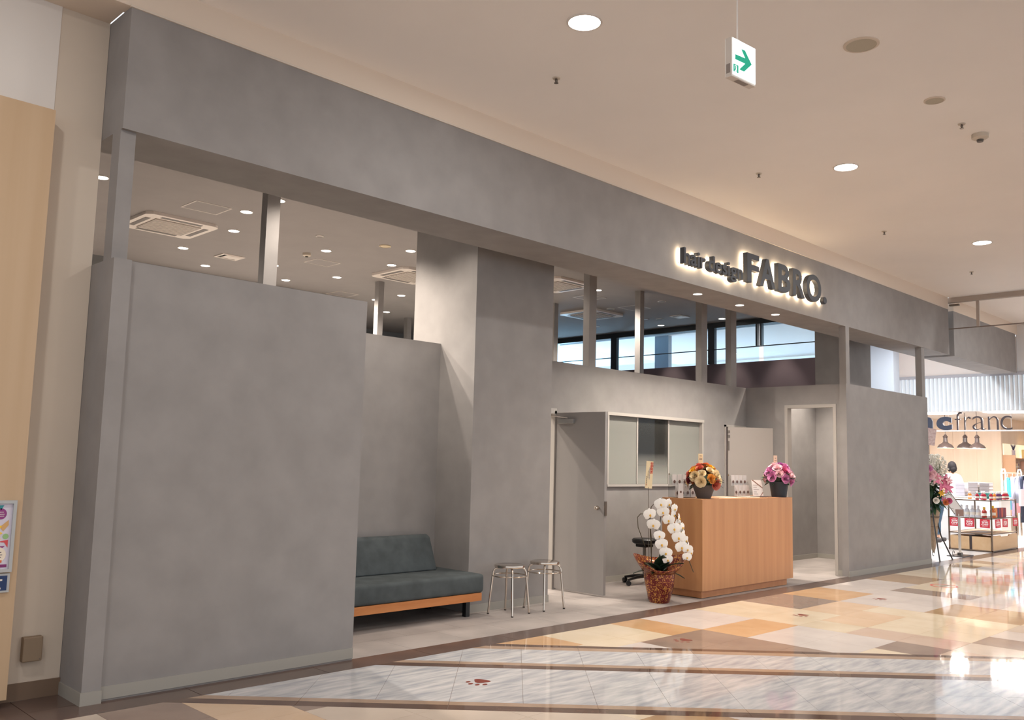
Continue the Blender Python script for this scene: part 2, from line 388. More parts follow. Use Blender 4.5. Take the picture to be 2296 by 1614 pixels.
# axis-parallel coloured tiles (beyond the diagonal bands, and in the near corner)
xs = [8.13+.465*k for k in range(-15, 26)]
yl = [5.40, 4.935, 4.70] + [4.70-.465*k for k in range(1, 8)]
far = {}; nt_ = 0
for i in range(len(xs)-1):
    for j in range(len(yl)-1):
        q = [(xs[i], yl[j+1]), (xs[i+1], yl[j+1]), (xs[i+1], yl[j]), (xs[i], yl[j])]
        cx, cy = (xs[i]+xs[i+1])/2, (yl[j]+yl[j+1])/2
        if cx < 1.6: continue
        vis = (cy > .296*cx-.5)          # inside the picture, with a margin for a step aside
        if not vis: continue
        for half, args in (('far', (-1, -1, -10.65)), ('near', (1, 1, 7.87))):
            p = polyclip(q, *args)
            if len(p) < 3: continue
            c = region(cx if half == 'far' else cx, cy)
            if xs[i] > 13.0: far.setdefault(c, []).append(p); continue
            if tile_poly(p, COL[c], fl): nt_ += 1
for c, ps in far.items():                # beyond, the tiles are joined per colour
    b = B()
    for p in ps: b.prism(p, 'z', -.004, 0)
    b.xf(flo).build('far_tiles', COL[c], fl, kind='stuff')
bq = B()
for i in range(0, 60):
    for j in range(0, 24):
        x0, y1 = xs[-1]+.93*(i-28), yl[-1]-.93*j
        if x0 < 20 and y1-.4 > .296*x0-.5-.93: continue
        x = [x0, x0+.93]; y = [y1-.93, y1]
        if y1 < -8: continue
# plain floor where the picture does not reach
bq.box(-7, 1.4, -9, 5.40, -.004, -.001)
# diagonal bands of dark and tan stone and marble between them
L0 = 26
def band(s0, s1, m, name, cuts):
    for a, b_ in zip(cuts[:-1], cuts[1:]):
        q = [((s+d)/2, (s-d)/2) for s, d in ((s0, a), (s1, a), (s1, b_), (s0, b_))]
        q = polyclip(q, 0, 1, 5.40)
        tile_poly(q, m, fl, name)
D = [-3.11+.65*k for k in range(0, 17)]
for s0, s1, m_, nm in ((10.53, 10.65, BRNB, 'band_strip'), (10.38, 10.53, TANB, 'band_strip'), (9.70, 10.38, MARBLE, 'marble_tile'), (9.59, 9.70, TANB, 'band_strip'),
                       (9.44, 9.59, BRNB, 'band_strip'), (8.785, 9.44, MARBLE, 'marble_tile'), (8.13, 8.785, MARBLE, 'marble_tile'), (8.02, 8.13, TANB, 'band_strip'), (7.87, 8.02, BRNB, 'band_strip')):
    band(s0, s1, m_, nm, D if nm == 'marble_tile' else D[::2])
# brown border strip along the storefront
st = struct('floor_border', B().box(-2, 24, 5.40, 5.98, -.12, -.0045), mat('border_grout', (70, 55, 48), .6))
BORD = mat('brown_border_stone', (92, 76, 70), .22, rgb2=(108, 88, 80), scale=4, detail=5, rand=.05)
k = 0; x = -1.0
while x < 22:
    y1 = 5.66 if x > 1.55 else 5.98
    o = B().box(-.463, .463, -(y1-5.401)/2, (y1-5.401)/2, -.004, 0).build('border_stone', BORD, st); o.location = Vector((x+.465, (y1+5.401)/2, 0))-st.location; x += .93
B().box(1.792, 2.062, 5.665, 5.965, -.004, 0).xf(Matrix.Translation(-st.location)).build('border_stone', BORD, st)
# salon floor, grey tiles
fs = struct('floor_salon', B().box(1.9, 20.3, 5.66, 30, -.12, -.004), mat('salon_grout', (120, 110, 104), .8))
SALT = mat('grey_floor_tile', (154, 146, 142), .5, rgb2=(178, 169, 164), scale=2.4, detail=6, rand=.07)
y = 5.662; j = 0
while y < 8.4:
    x = 3.99+(.3 if j % 2 else 0)
    while x < 15.3:
        if not (y > 7.45 and x > 8.5):
            o = B().box(.001, .599, .001, .449, -.004, 0).build('tile', SALT, fs); o.location = Vector((x, y, 0))-fs.location
        x += .6
    y += .45; j += 1
B().box(15.32, 20.3, 5.662, 30, -.004, 0).xf(Matrix.Translation(-fs.location)).build('shop_front_floor', mat('pale_shop_floor', (214, 208, 204), .3, var=.03, scale=5), fs)
B().box(1.9, 15.3, 8.46, 15.3, -.004, -.001).xf(Matrix.Translation(-fs.location)).build('back_floor', mat('back_floor', (170, 164, 158), .5), fs)

# paw prints and the ring sticker set into the stone
PAW = mat('paw_red', (128, 52, 36), .3)
def paw(x, y, ang, s, label):
    t = thing('paw_print', label, 'floor marking', (x, y, .0003), ang, None)
    b = B(); pts = []
    for i in range(20):
        a = 2*PI*i/20; r = .045*(1+.18*math.cos(3*a)); pts.append((r*math.cos(a)*s*1.05-.03*s, r*math.sin(a)*s*1.2))
    b.prism(pts, 'z', 0, .0006).build('pad', PAW, t)
    for dx, dy in ((.035, .062), (.068, .024), (.068, -.024), (.035, -.062)):
        B().prism([(dx*s+.022*s*math.cos(2*PI*i/12), dy*s+.014*s*math.sin(2*PI*i/12)) for i in range(12)], 'z', 0, .0006).build('toe', PAW, t)
paw(4.285, 4.56, math.radians(198), 1.05, 'red brown paw print on the white marble band, largest of the paws')
paw(6.63, 4.51, math.radians(185), 1.0, 'red brown paw print on the brown stone tile')
paw(8.71, 4.50, math.radians(185), 1.0, 'red brown paw print on peach stone in front of the wooden counter')
paw(10.56, 4.47, math.radians(185), 1.0, 'red brown paw print on white stone nearest the tall doorway')
t = thing('ring_sticker', 'round sticker with red ring on the shiny floor before the shop', 'sticker', (12.48, 4.44, .0004))
b = B(); n = 28
for i in range(n):
    a0, a1 = 2*PI*i/n, 2*PI*(i+1)/n
    b.prism([(.17*math.cos(a0), .17*math.sin(a0)), (.17*math.cos(a1), .17*math.sin(a1)), (.145*math.cos(a1), .145*math.sin(a1)), (.145*math.cos(a0), .145*math.sin(a0))], 'z', 0, .0005)
b.build('ring', mat('sticker_red', (200, 60, 50), .4), t)
B().prism([(-.08, .03), (.09, -.02), (.08, -.05), (-.09, .0)], 'z', 0, .0005).build('mark', BLACK, t)

# ------------------------------------------------------------------ MALL CEILING THINGS
def downlight(x, y, z, r, label, power, color, spot=None, lit=True, group=None, cat='ceiling light', name='downlight'):
    t = thing(name, label, cat, (x, y, z), 0, group)
    B().lathe([(r*1.13, 0), (r*1.13, -.006), (r, -.008), (r, -.001)], 24).build('trim_ring', WHITE, t, True)
    B().lathe([(r*.99, -.001), (r*.99, -.004)], 24).build('diffuser', EMW if lit else mat('lamp_off', (96, 100, 104), .3), t)
    if power:
        if spot: lamp('bulb', 'SPOT', (0, 0, -.03), power, color, t, .04, spot, .6)
        else: lamp('bulb', 'AREA', (0, 0, -.02), power, color, t, r*1.9)
    return t
seen = {(0, 0): 'round white ceiling light nearest the green arrow sign', (1, 0): 'round white ceiling light second along the mall row', (2, 0): 'round white ceiling light furthest along the mall row'}
for i in range(-1, 5):
    for j, y in enumerate((3.89, .2, -3.5)):
        x = 4.487+4.085*i
        lab = seen.get((i, j), 'round white ceiling light outside the view')
        downlight(x, y, 4.545, .112, lab, MALL_W, CW, group=None if (i, j) in seen else 'mall ceiling lights out of view')
def disc_speaker(x, y, r, lab):
    t = thing('ceiling_speaker', lab, 'speaker', (x, y, 4.545))
    B().lathe([(r*1.18, 0), (r*1.18, -.006), (r, -.010), (r, -.002)], 28).build('rim', mat('speaker_rim', (214, 200, 184), .6), t, True)
    B().lathe([(r, -.002), (r, -.007)], 28).build('grille', mat('speaker_mesh', (186, 178, 160), .8, var=.05, scale=300), t)
disc_speaker(6.083, 2.63, .105, 'large round speaker grille in the mall ceiling near the arrow sign')
disc_speaker(7.44, 2.613, .07, 'small round grille in the mall ceiling right of the speaker')
t = thing('smoke_detector', 'round smoke detector on the mall ceiling at upper right', 'detector', (8.495, 2.598, 4.545))
B().lathe([(.07, 0), (.07, -.035), (.045, -.05)], 24).build('housing', mat('detector_cream', (206, 194, 178), .5), t, True)
B().lathe([(.03, -.05), (.026, -.07)], 16).build('sensor', mat('detector_dark', (90, 82, 74), .5), t, True)
for x, y, lab in ((5.033, 4.65, 'sprinkler head on the ceiling below the nearest ceiling light'), (8.182, 4.65, 'sprinkler head above the backlit shop name'), (11.281, 4.627, 'sprinkler head between the second and third ceiling lights'),
                  (8.122, 2.629, 'sprinkler head beside the smoke detector'), (14.459, 4.608, 'sprinkler head furthest along the mall ceiling')):
    t = thing('sprinkler_head', lab, 'sprinkler', (x, y, 4.545))
    B().lathe([(.032, 0), (.03, -.008)], 14).build('rosette', mat('detector_cream', (206, 194, 178), .5), t)
    b = B().lathe([(.008, -.008), (.012, -.022), (.007, -.035)], 10).ring([(-.012, 0, -.01), (-.014, 0, -.03), (0, 0, -.042), (.014, 0, -.03), (.012, 0, -.01)], .003, 6).lathe([(.018, -.042), (.018, -.045)], 10)
    b.build('nozzle', STEEL, t, True)
# exit direction sign
ang = math.radians(-5.1)
t = thing('exit_sign', 'hanging lit sign with green arrow pointing right', 'sign', (3.965, 2.4, 3.748), ang)
B().rbox(-.006, .206, .004, .048, -.212, .006, .004).build('housing', mat('sign_white', (222, 214, 206), .4), t)
B().box(0, .199, 0, .004, -.2, 0).build('lit_face', mat('sign_face', (238, 250, 250), .4, emit=1.5), t)
EXG = mat('exit_green', (0, 160, 128), .5, emit=.45)
B().prism([(.020, -.087), (.106, -.083), (.072, -.042), (.105, -.040), (.164, -.1005), (.096, -.1605), (.054, -.1605), (.106, -.113), (.018, -.1145)], 'y', -.001, 0).build('arrow', EXG, t)
b = B().box(.003, .013, -.001, 0, -.186, -.144).box(.034, .046, -.001, 0, -.186, -.143).box(.013, .034, -.001, 0, -.148, -.143)
b.prism([(.02, -.150), (.026, -.150), (.027, -.158), (.024, -.168), (.029, -.182), (.025, -.184), (.02, -.170), (.014, -.180), (.012, -.177), (.018, -.163)], 'y', -.001, 0)
b.build('running_man', EXG, t)
b = B().box(.06, .15, .012, .040, -.2135, -.212)
b.build('caption_plate', mat('plate_grey', (150, 140, 134), .5), t)
B().box(-.0075, -.006, .014, .038, -.19, -.14).build('side_label', mat('plate_grey', (150, 140, 134), .5), t)
B().ring([(.075, .027, .0), (.075, .027, .797)], .004, 8).lathe([(.012, 0), (.012, .012)], 10, (.075, .027, .006)).build('hanger', WHITE, t)
# smoke curtain glass across the mall
t = thing('smoke_barrier', 'glass smoke barrier hanging across the mall ceiling at the right', 'glass panel', (16.5, 0, 0))
B().box(-.05, .05, -9, 5.76, 4.458, 4.545).build('head_rail', mat('rail_beige', (176, 162, 150), .5), t)
for a, b_ in ((5.20, 5.70), (3.4, 5.19), (1.5, 3.39)):
    B().box(-.004, .004, a, b_, 4.0, 4.458).build('pane', GL, t)
B().box(-.02, .02, 5.155, 5.20, 4.0, 4.458).build('joint_post', mat('rail_beige', (176, 162, 150), .5), t)
B().box(-.01, .01, 1.5, 5.74, 3.985, 4.003).build('bottom_rail', mat('rail_dark', (120, 104, 94), .5), t)
B().box(-.03, .03, 5.48, 5.64, 4.40, 4.43).build('latch_box', STEEL, t)

# ------------------------------------------------------------------ FASCIA: sign and soffit lamps
for x, lab in ((8.947, 'soffit downlight left of three under the backlit shop name'), (9.895, 'soffit downlight in the middle of three under the shop name'), (10.798, 'soffit downlight right of three under the shop name')):
    downlight(x, 5.905, 3.525, .052, lab, SOFFIT_W, CS, 132)
SIGN = mat('sign_charcoal', (58, 62, 70), .5)
LED = mat('sign_led', (255, 230, 192), .5, emit=40.0)
sg = thing('shop_sign', 'backlit charcoal letters reading hair design FABRO on the grey fascia', 'sign', (8.12, YF, 3.71))
def letter(ch, x0, x1, z0, z1, bold):
    b = text_b(ch, 1, .06, bold, width=x1-x0, height=z1-z0)
    dx, dz = x0-8.12, z0-3.71
    o = b.xf(Matrix.Translation((dx, -.065, dz))).build('letter', SIGN, sg)
    e = text_b(ch, 1, .004, bold*.35, width=(x1-x0)*.94, height=(z1-z0)*.97)
    o2 = e.xf(Matrix.Translation((dx+(x1-x0)*.03, -.032, dz+(z1-z0)*.015))).build('backlight', LED, o)
    p = B()
    for fx, fz in ((.12, .9), (.12, .1), (.88, .5)):
        p.ring([(dx+(x1-x0)*fx, -.036, dz+(z1-z0)*fz), (dx+(x1-x0)*fx, 0, dz+(z1-z0)*fz)], .003, 6)
    p.build('standoff', STEEL, o, kind='stuff')
Z0, Z1 = 3.712, 4.070
for ch, x0, x1 in (('F', 9.455, 9.735), ('A', 9.752, 10.135), ('B', 10.205, 10.52), ('R', 10.588, 10.915), ('O', 10.96, 11.375)):
    letter(ch, x0, x1, Z0-(.003 if ch == 'O' else 0), Z1+(.005 if ch == 'O' else 0), .026)
b = B().lathe([(.045, -.095), (.05, -.09), (.05, -.04), (.045, -.035)], 20, (11.49-8.12, 0, 3.77-3.71), 'y').build('letter', SIGN, sg, True)
B().lathe([(.042, -.034), (.042, -.030)], 20, (11.49-8.12, 0, .06), 'y').build('backlight', LED, b)
# small words: cap height .172, baseline 3.712
def word(wd, x0, x1, zb, asc):
    cu = bpy.data.curves.new('t', 'FONT'); cu.size = 1
    adv = []; x = 0
    ws = []
    for ch in wd:
        bb_ = text_b(ch, 1, .06, .03); xs_ = [v[0] for v in bb_.v]; zs_ = [v[2] for v in bb_.v]
        ws.append((ch, min(xs_), max(xs_), min(zs_), max(zs_)))
    bpy.data.curves.remove(cu)
    gap = .055; tot = sum(w[2]-w[1] for w in ws)+gap*(len(ws)-1); hmax = max(w[4] for w in ws)
    sx = (x1-x0)/tot; sz = asc/hmax; x = x0
    for ch, a, b2, z0, z1 in ws:
        w_ = (b2-a)*sx; letter(ch, x, x+w_, zb+z0*sz, zb+z1*sz, .016); x += w_+gap*sx
word('hair', 8.124, 8.557, 3.712, .172)
word('design', 8.615, 9.355, 3.716, .170)

# ------------------------------------------------------------------ SALON CEILING THINGS
ZC = 4.16
on = [((5.0, 11.22), 'third back in the left bay'), ((5.0, 9.85), 'bright, right of the large air conditioner'), ((4.68, 8.95), 'beside the square hatch near the front'), ((4.69, 8.28), 'just right of the post on the tall front wall'),
      ((5.71, 12.04), 'left of the flat vent, furthest back'), ((6.31, 9.86), 'in the middle of the left bay above the smoke detector'), ((6.34, 11.23), 'behind the post on the tall front wall'), ((7.01, 12.04), 'low behind the tall front wall'),
      ((7.39, 11.22), 'behind the square hatch, middle bay'), ((7.03, 9.0), 'touching the left edge of the front column'), ((7.39, 9.88), 'above the half hidden air conditioner'), ((8.93, 11.64), 'above the alcove gap at right'),
      ((8.91, 12.32), 'above the alcove gap beside the post'), ((3.11, 8.92), 'at the far left behind the beige wall'), ((10.55, 8.79), 'glowing right of the broad rear wall post')]
for (x, y), w in on: downlight(x, y, ZC, .062, 'lit salon downlight ' + w, SALON_W, CS, 140)
for (x, y), w in (((12.02, 9.71), 'next to the far air conditioner'), ((11.97, 8.59), 'under the small lettering of the sign'), ((13.42, 9.68), 'near the flat bright vent'), ((13.46, 11.22), 'furthest left near the glass wall'), ((13.29, 9.91), 'half hidden by the slim post'), ((13.6, 8.3), 'small row of spots near the glass wall')):
    downlight(x, y, ZC, .062, 'unlit white rimmed salon downlight ' + w, 0, CS, lit=False)
for x, y, p_, w in ((13.2, 6.5, 700, 'added unseen over the fitting room'), (14.05, 7.75, 60, 'washing the aubergine wall, first'), (14.05, 8.75, 60, 'washing the aubergine wall, second'), (14.05, 10.1, 60, 'washing the aubergine wall, third'), (5.25, 6.75, 75, 'in front of the alcove wall near the column, hidden by the fascia'), (4.25, 6.6, 130, 'in front of the alcove wall at left, hidden by the fascia'), (9.8, 13.2, 260, 'added to brighten the deep salon above the alcove gap'), (8.2, 8.0, 60, 'behind the open steel door'), (5.3, 7.75, 160, 'behind the sofa alcove')):  # fitting room and deep salon lamps are added to lift dark areas
    downlight(x, y, ZC, .062, 'salon downlight ' + w, p_, CS, 62 if 'wash' in w else 84 if 'fitting' in w else 120)
ACW = mat('aircon_white', (226, 216, 208), .4)
def aircon(x, y, lab, s=.86):
    t = thing('ceiling_aircon', lab, 'air conditioner', (x, y, ZC))
    h = s/2
    B().prism([(-h+.06, -h), (h-.06, -h), (h, -h+.06), (h, h-.06), (h-.06, h), (-h+.06, h), (-h, h-.06), (-h, -h+.06)], 'z', -.035, 0).build('panel', ACW, t)
    g = B().box(-.27, .27, -.27, .27, -.045, -.035); gm = mat('aircon_grille', (170, 160, 152), .6)
    go = g.build('intake_grille', gm, t)
    for i in range(9): B().box(-.25, .25, -.24+i*.06-.004, -.24+i*.06+.004, -.049, -.045).build('slat', ACW, go)
    for a in range(4):
        B().box(-.24, .24, .315, .375, -.038, -.0345).xf(Matrix.Rotation(a*PI/2, 4, 'Z')).build('louvre', mat('aircon_slot', (110, 102, 98), .5), t)
aircon(4.345, 10.17, 'white ceiling cassette air conditioner at left above the tall front wall')
aircon(7.985, 10.2, 'white cassette air conditioner half hidden by the front column')
aircon(12.22, 10.31, 'cassette air conditioner seen behind the broad rear wall post')
aircon(9.8, 8.97, 'cassette air conditioner just right of the front column top')
def hatch(x0, x1, y0, y1, lab):
    t = thing('access_hatch', lab, 'ceiling hatch', ((x0+x1)/2, (y0+y1)/2, ZC)); w, d = (x1-x0)/2, (y1-y0)/2
    b = B().box(-w, w, -d, -d+.018, -.004, 0).box(-w, w, d-.018, d, -.004, 0).box(-w, -w+.018, -d+.018, d-.018, -.004, 0).box(w-.018, w, -d+.018, d-.018, -.004, 0)
    b.build('hatch_frame', mat('hatch_alu', (196, 186, 180), .4), t); B().box(-w+.02, w-.02, -d+.02, d-.02, -.003, 0).build('cover', SCEIL, t)
hatch(4.1, 4.52, 8.955, 9.34, 'square hatch outline left, between air conditioner and fascia')
hatch(6.49, 6.88, 10.36, 10.7, 'square hatch behind the smoke detector in the middle bay')
hatch(8.05, 8.46, 12.16, 12.54, 'dim square hatch at the back above the tall front wall corner')
hatch(11.97, 12.39, 9.12, 9.52, 'square hatch crossed by the slim post near the glass wall')
hatch(10.77, 11.18, 9.11, 9.5, 'square hatch behind the broad rear wall post')
def vent(x0, x1, y0, y1, lab):
    t = thing('ceiling_vent', lab, 'vent', ((x0+x1)/2, (y0+y1)/2, ZC)); w, d = (x1-x0)/2, (y1-y0)/2
    b = B().box(-w, w, -d, -d+.03, -.012, 0).box(-w, w, d-.03, d, -.012, 0).box(-w, -w+.03, -d+.03, d-.03, -.012, 0).box(w-.03, w, -d+.03, d-.03, -.012, 0)
    b.build('vent_frame', ACW, t); B().box(-w+.03, w-.03, -d+.03, d-.03, -.002, 0).build('duct', BLACK, t); B().box(-w+.07, w-.03, -d+.03, d-.07, -.016, -.010).build('flap', ACW, t)
vent(5.495, 5.82, 11.08, 11.36, 'white vent with dark slot in the left bay')
vent(13.24, 13.55, 9.1, 9.35, 'white vent near the glass wall under the sign')
for x, y, r, lab, mm in ((5.824, 9.259, .05, 'white ring fitting alone in the middle bay', WHITE), (6.654, 9.049, .075, 'plain beige disc in the middle bay near the column', mat('disc_beige', (206, 190, 160), .6))):
    t = thing('ceiling_disc', lab, 'ceiling fitting', (x, y, ZC))
    B().lathe([(r, 0), (r, -.008), (r*.8, -.012), (r*.8, -.004)], 24).build('rim', mm, t, True); B().lathe([(r*.78, -.004), (r*.78, -.009)], 24).build('cover', SCEIL if mm is WHITE else mm, t)
t = thing('smoke_detector', 'small smoke detector on the salon ceiling in the middle bay', 'detector', (6.238, 10.208, ZC))
B().lathe([(.055, 0), (.055, -.03), (.035, -.04)], 20).build('housing', mat('detector_cream', (206, 194, 178), .5), t, True); B().lathe([(.022, -.04), (.018, -.055)], 14).build('sensor', mat('detector_dark', (90, 82, 74), .5), t)
# concourse ceiling things seen through the glass
for x, y, w in ((16.23, 9.37, 'nearest the cassette'), (17.23, 10.18, 'in the middle'), (18.13, 10.71, 'close above the far wall'), (18.13, 9.36, 'right, by the column'), (16.28, 13.28, 'upper left'), (17.29, 13.32, 'lower left'), (16.3, 12.12, 'by the rear wall post'), (17.24, 12.1, 'right of the slim post'), (18.16, 13.3, 'lowest')):
    t = downlight(x, y, 4.3, .07, 'warm light behind the salon glass wall, ' + w, 110, (.72, .92, 1.0))
zc_ = ZC; ZC = 4.3
aircon(17.0, 9.35, 'white air conditioner seen through the salon glass beside the right column')
ZC = zc_

# ------------------------------------------------------------------ DOORS AND WINDOW OF THE REAR WALL
d1 = struct('door_1', B().box(DX0, DX0+.035, 7.24, 7.36, 0, DZ).box(DX1-.035, DX1, 7.24, 7.36, 0, DZ).box(DX0, DX1, 7.24, 7.36, DZ-.035, DZ+.03), FRAME)
o1 = Matrix.Translation(-d1.location)
lf = B().box(7.945, 7.985, 6.475, 7.225, .02, 2.075).xf(o1).build('leaf', DOORM, d1)
b = B().lathe([(.026, 0), (.026, .008), (.010, .012), (.010, .04)], 14, (7.905, 6.55, .985), 'x'); b.ball((7.895, 6.55, .985), .024, 12).xf(o1).build('door_knob', CHROME, lf, True)
B().box(7.945, 7.985, 6.468, 6.476, .90, 1.06).xf(o1).build('strike_plate', STEEL, lf)
B().lathe([(.02, 0), (.02, .03)], 12, (7.985, 6.55, .985), 'x').xf(o1).build('door_knob', CHROME, lf)
B().rbox(7.905, 7.945, 6.93, 7.17, 1.945, 2.0, .004).xf(o1).build('door_closer', mat('closer_grey', (150, 150, 150), .4, .4), lf)
B().ring([(7.925, 7.03, 2.01), (7.80, 7.13, 2.03), (7.72, 7.235, 2.03)], .008, 6).xf(o1).build('closer_arm', CHROME, lf)
wn = struct('window_2', B().box(WX0, WX0+.03, 7.235, 7.36, WZ0, WZ1).box(WX1-.03, WX1, 7.235, 7.36, WZ0, WZ1).box(WX0-.01, WX1+.01, 7.228, 7.36, WZ1-.01, WZ1+.03).box(WX0-.01, WX1+.01, 7.22, 7.36, WZ0-.03, WZ0), FRAME)
ow = Matrix.Translation(-wn.location)
FG = glass_mat('frosted_window_glass', (.96, .98, .98), .25, (1.28, 1.64, .05))
FG2 = glass_mat('tinted_film_glass', (.9, .93, .92), .25, (1.2, 1.9, .62))
for a, b_, mm in ((WX0+.03, 9.62, FG2), (9.62, 10.33, FG), (10.33, WX1-.03, FG2)):
    B().box(a, b_, 7.29, 7.30, WZ0, WZ1-.01).xf(ow).build('pane', mm, wn)
for xx in (9.615, 10.325): B().box(xx-.012, xx+.012, 7.28, 7.31, WZ0, WZ1-.01).xf(ow).build('mullion', FRAME, wn)
# what stands in the room behind the glass: a dark framed cabinet front with a paler pane
t = thing('dark_cabinet', 'tall dark cabinet with pale glass door behind the window', 'cabinet', (10.3, 8.3, 0))
B().box(-.62, .62, -.02, .22, 0, 2.05).build('body', mat('navy_cabinet', (40, 44, 58), .5), t)
B().box(-.25, .44, -.03, -.02, .9, 1.86).build('glass_door', mat('teal_pane', (128, 150, 158), .3), t)
B().box(-.43, -.39, -.03, -.02, .9, 1.86).build('handle', mat('cabinet_grey', (90, 92, 104), .4), t)
d2 = struct('door_2', B().box(EX0-.02, EX0+.015, 7.235, 7.36, 0, EZ+.02).box(EX0-.02, EX1, 7.235, 7.36, EZ-.01, EZ+.02), FRAME)
o2 = Matrix.Translation(-d2.location); an = math.radians(38)
M2 = o2 @ Matrix.Translation((EX0+.02, 7.225, 0)) @ Matrix.Rotation(-an, 4, 'Z')
lf2 = B().box(0, .70, -.035, 0, .02, 2.07).xf(M2).build('leaf', mat('door_warm_grey', (162, 154, 147), .45), d2)
for z in (2.0, 1.93, .3): B().box(-.008, .03, -.043, -.035, z-.02, z+.02).xf(M2).build('hinge', STEEL, lf2)
B().box(.0, .022, -.042, -.035, 1.72, 1.86).xf(M2).build('guard_strip', STEEL, lf2)
# mop leaning inside the open doorway
t = thing('floor_wiper', 'black pole with round knob just inside the steel doorway', 'mop', (7.62, 7.75, 0))
B().ring([(0, 0, .04), (.03, .03, 1.35)], .012, 8).build('pole', BLACK, t); B().ball((.002, -.012, .42), .03, 10).build('knob', BLACK, t); B().rbox(-.15, .15, -.05, .05, 0, .04, .01).build('head', mat('mop_grey', (90, 90, 96), .8), t)

# ------------------------------------------------------------------ LEFT WALL THINGS
t = thing('wall_box', 'small beige cover box low on the beige wall at left', 'cover box', (1.885, 5.98, .225))
B().rbox(-.055, .055, -.05, 0, 0, .145, .006).build('cover', mat('box_beige', (140, 120, 98), .5), t); B().lathe([(.004, -.053), (.004, -.049)], 8, (.042, 0, .012), 'y').build('screw', STEEL, t)
t = thing('poster_frame', 'silver framed festival poster at the left picture edge', 'poster', (1.40, 5.826, .78))
ALU = mat('poster_alu', (182, 184, 184), .4, .2)
B().box(-.31, .295, -.022, 0, 0, .018).box(-.31, .295, -.022, 0, .395, .413).box(.277, .295, -.022, 0, .018, .395).box(-.31, -.292, -.022, 0, .018, .395).build('frame', ALU, t)
ps = B().box(-.292, .277, -.008, 0, .018, .395).build('sheet', mat('poster_paper', (214, 208, 222), .5), t)
def flat(pts, c, nm, y=-.009): B().prism(pts, 'y', y-.0006, y).build(nm, mat('print_%d_%d_%d' % c, c, .5), ps)
def circ(cx, cz, r, n=20, sx=1): return [(cx+r*sx*math.cos(2*PI*i/n), cz+r*math.sin(2*PI*i/n)) for i in range(n)]
flat(circ(.215, .335, .032), (146, 60, 130), 'purple_bubble')
flat([(.20, .385), (.23, .385), (.215, .355)], (60, 150, 160), 'teal_wedge'); flat([(.215, .26), (.26, .30), (.262, .27), (.235, .235)], (214, 168, 110), 'orange_ribbon')
flat(circ(.25, .205, .016), (150, 190, 130), 'green_ball'); flat([(.20, .175), (.265, .185), (.265, .14), (.245, .17)], (214, 80, 84), 'red_streamer')
flat([(.13, .15), (.25, .15), (.22, .12), (.14, .10)], (150, 70, 130), 'purple_fan', -.0088); flat(circ(.215, .10, .045), (240, 226, 206), 'cream_disc'); flat([(.13, .07), (.24, .07), (.24, .055), (.13, .055)], (226, 110, 60), 'orange_pill', -.0098)
flat([(-.28, .045), (.268, .045), (.268, .028), (-.28, .028)], (130, 44, 110), 'purple_footer')
text_b('祭', .1, .0012, 0.0).xf(Matrix.Translation((.135, -.0098, .19))).build('festival_word', mat('print_yellow', (250, 208, 60), .5), ps)
for z, w in ((.345, .03), (.333, .04), (.322, .036)): B().box(.215-w/2, .215+w/2, -.0106, -.0098, z-.0015, z+.0015).build('fine_print', WHITE, ps)
for z, w in ((.115, .05), (.100, .06), (.086, .05)): B().box(.21-w/2, .21+w/2, -.0106, -.0098, z-.002, z+.002).build('fine_print', mat('print_dark', (70, 60, 80), .5), ps)
t = thing('notice_plate', 'dark blue notice plate with white writing under the poster', 'sign', (1.40, 5.826, .665))
B().box(-.31, .29, -.015, 0, 0, .108).build('plate_frame', ALU, t)
pl = B().box(-.295, .276, -.017, -.015, .012, .096).build('blue_face', mat('notice_blue', (26, 54, 100), .45), t)
for x0, x1, z in ((.17, .25, .072), (.20, .245, .024)): B().box(x0, x1, -.0180, -.017, z-.005, z+.005).build('white_writing', WHITE, pl)

# ------------------------------------------------------------------ SOFA
t = thing('sofa', 'dark grey fabric bench sofa with wooden rail in the alcove', 'sofa', (5.05, 6.72, 0))
FAB = mat('grey_velvet', (80, 86, 88), .9, var=.18, scale=7, bump=.1, detail=5, spec=.2)
x0, x1, y0, y1 = 4.02-5.05, 6.04-5.05, 6.42-6.72, 7.14-6.72
bm = bmesh.new(); bmesh.ops.create_cube(bm, size=1)
for v in bm.verts: v.co = Vector((x0+(v.co.x+.5)*(x1-x0+.02), y0-.012+(v.co.y+.5)*(y1-y0), .222+(v.co.z+.5)*.178))
bmesh.ops.bevel(bm, geom=bm.edges[:], offset=.035, segments=4, profile=.5, affect='EDGES')
B().bm(bm).build('seat_cushion', FAB, t, True)
bk = B(); prof = [(.16, .40), (.30, .40), (.40, .70), (.385, .735), (.34, .74), (.29, .72)]
bk.prism(prof, 'x', x0, 5.86-5.05)
o = bk.build('backrest', FAB, t); mo = o.modifiers.new('bevel', 'BEVEL'); mo.width = .03; mo.segments = 3
for p in o.data.polygons: p.use_smooth = True
B().box(x0, x1-.005, y0, y0+.03, .148, .222).box(x0, x1-.005, y1-.04, y1-.01, .148, .222).box(x1-.035, x1-.005, y0+.03, y1-.04, .148, .222).box(x0, x0+.03, y0+.03, y1-.04, .148, .222).build('wooden_rail', CHERRY, t)
for lx in (5.905-5.05, 4.2-5.05):
    for ly in (y0+.05, y1-.1): B().box(lx-.025, lx+.025, ly, ly+.05, 0, .15).build('leg', BLACK, t)

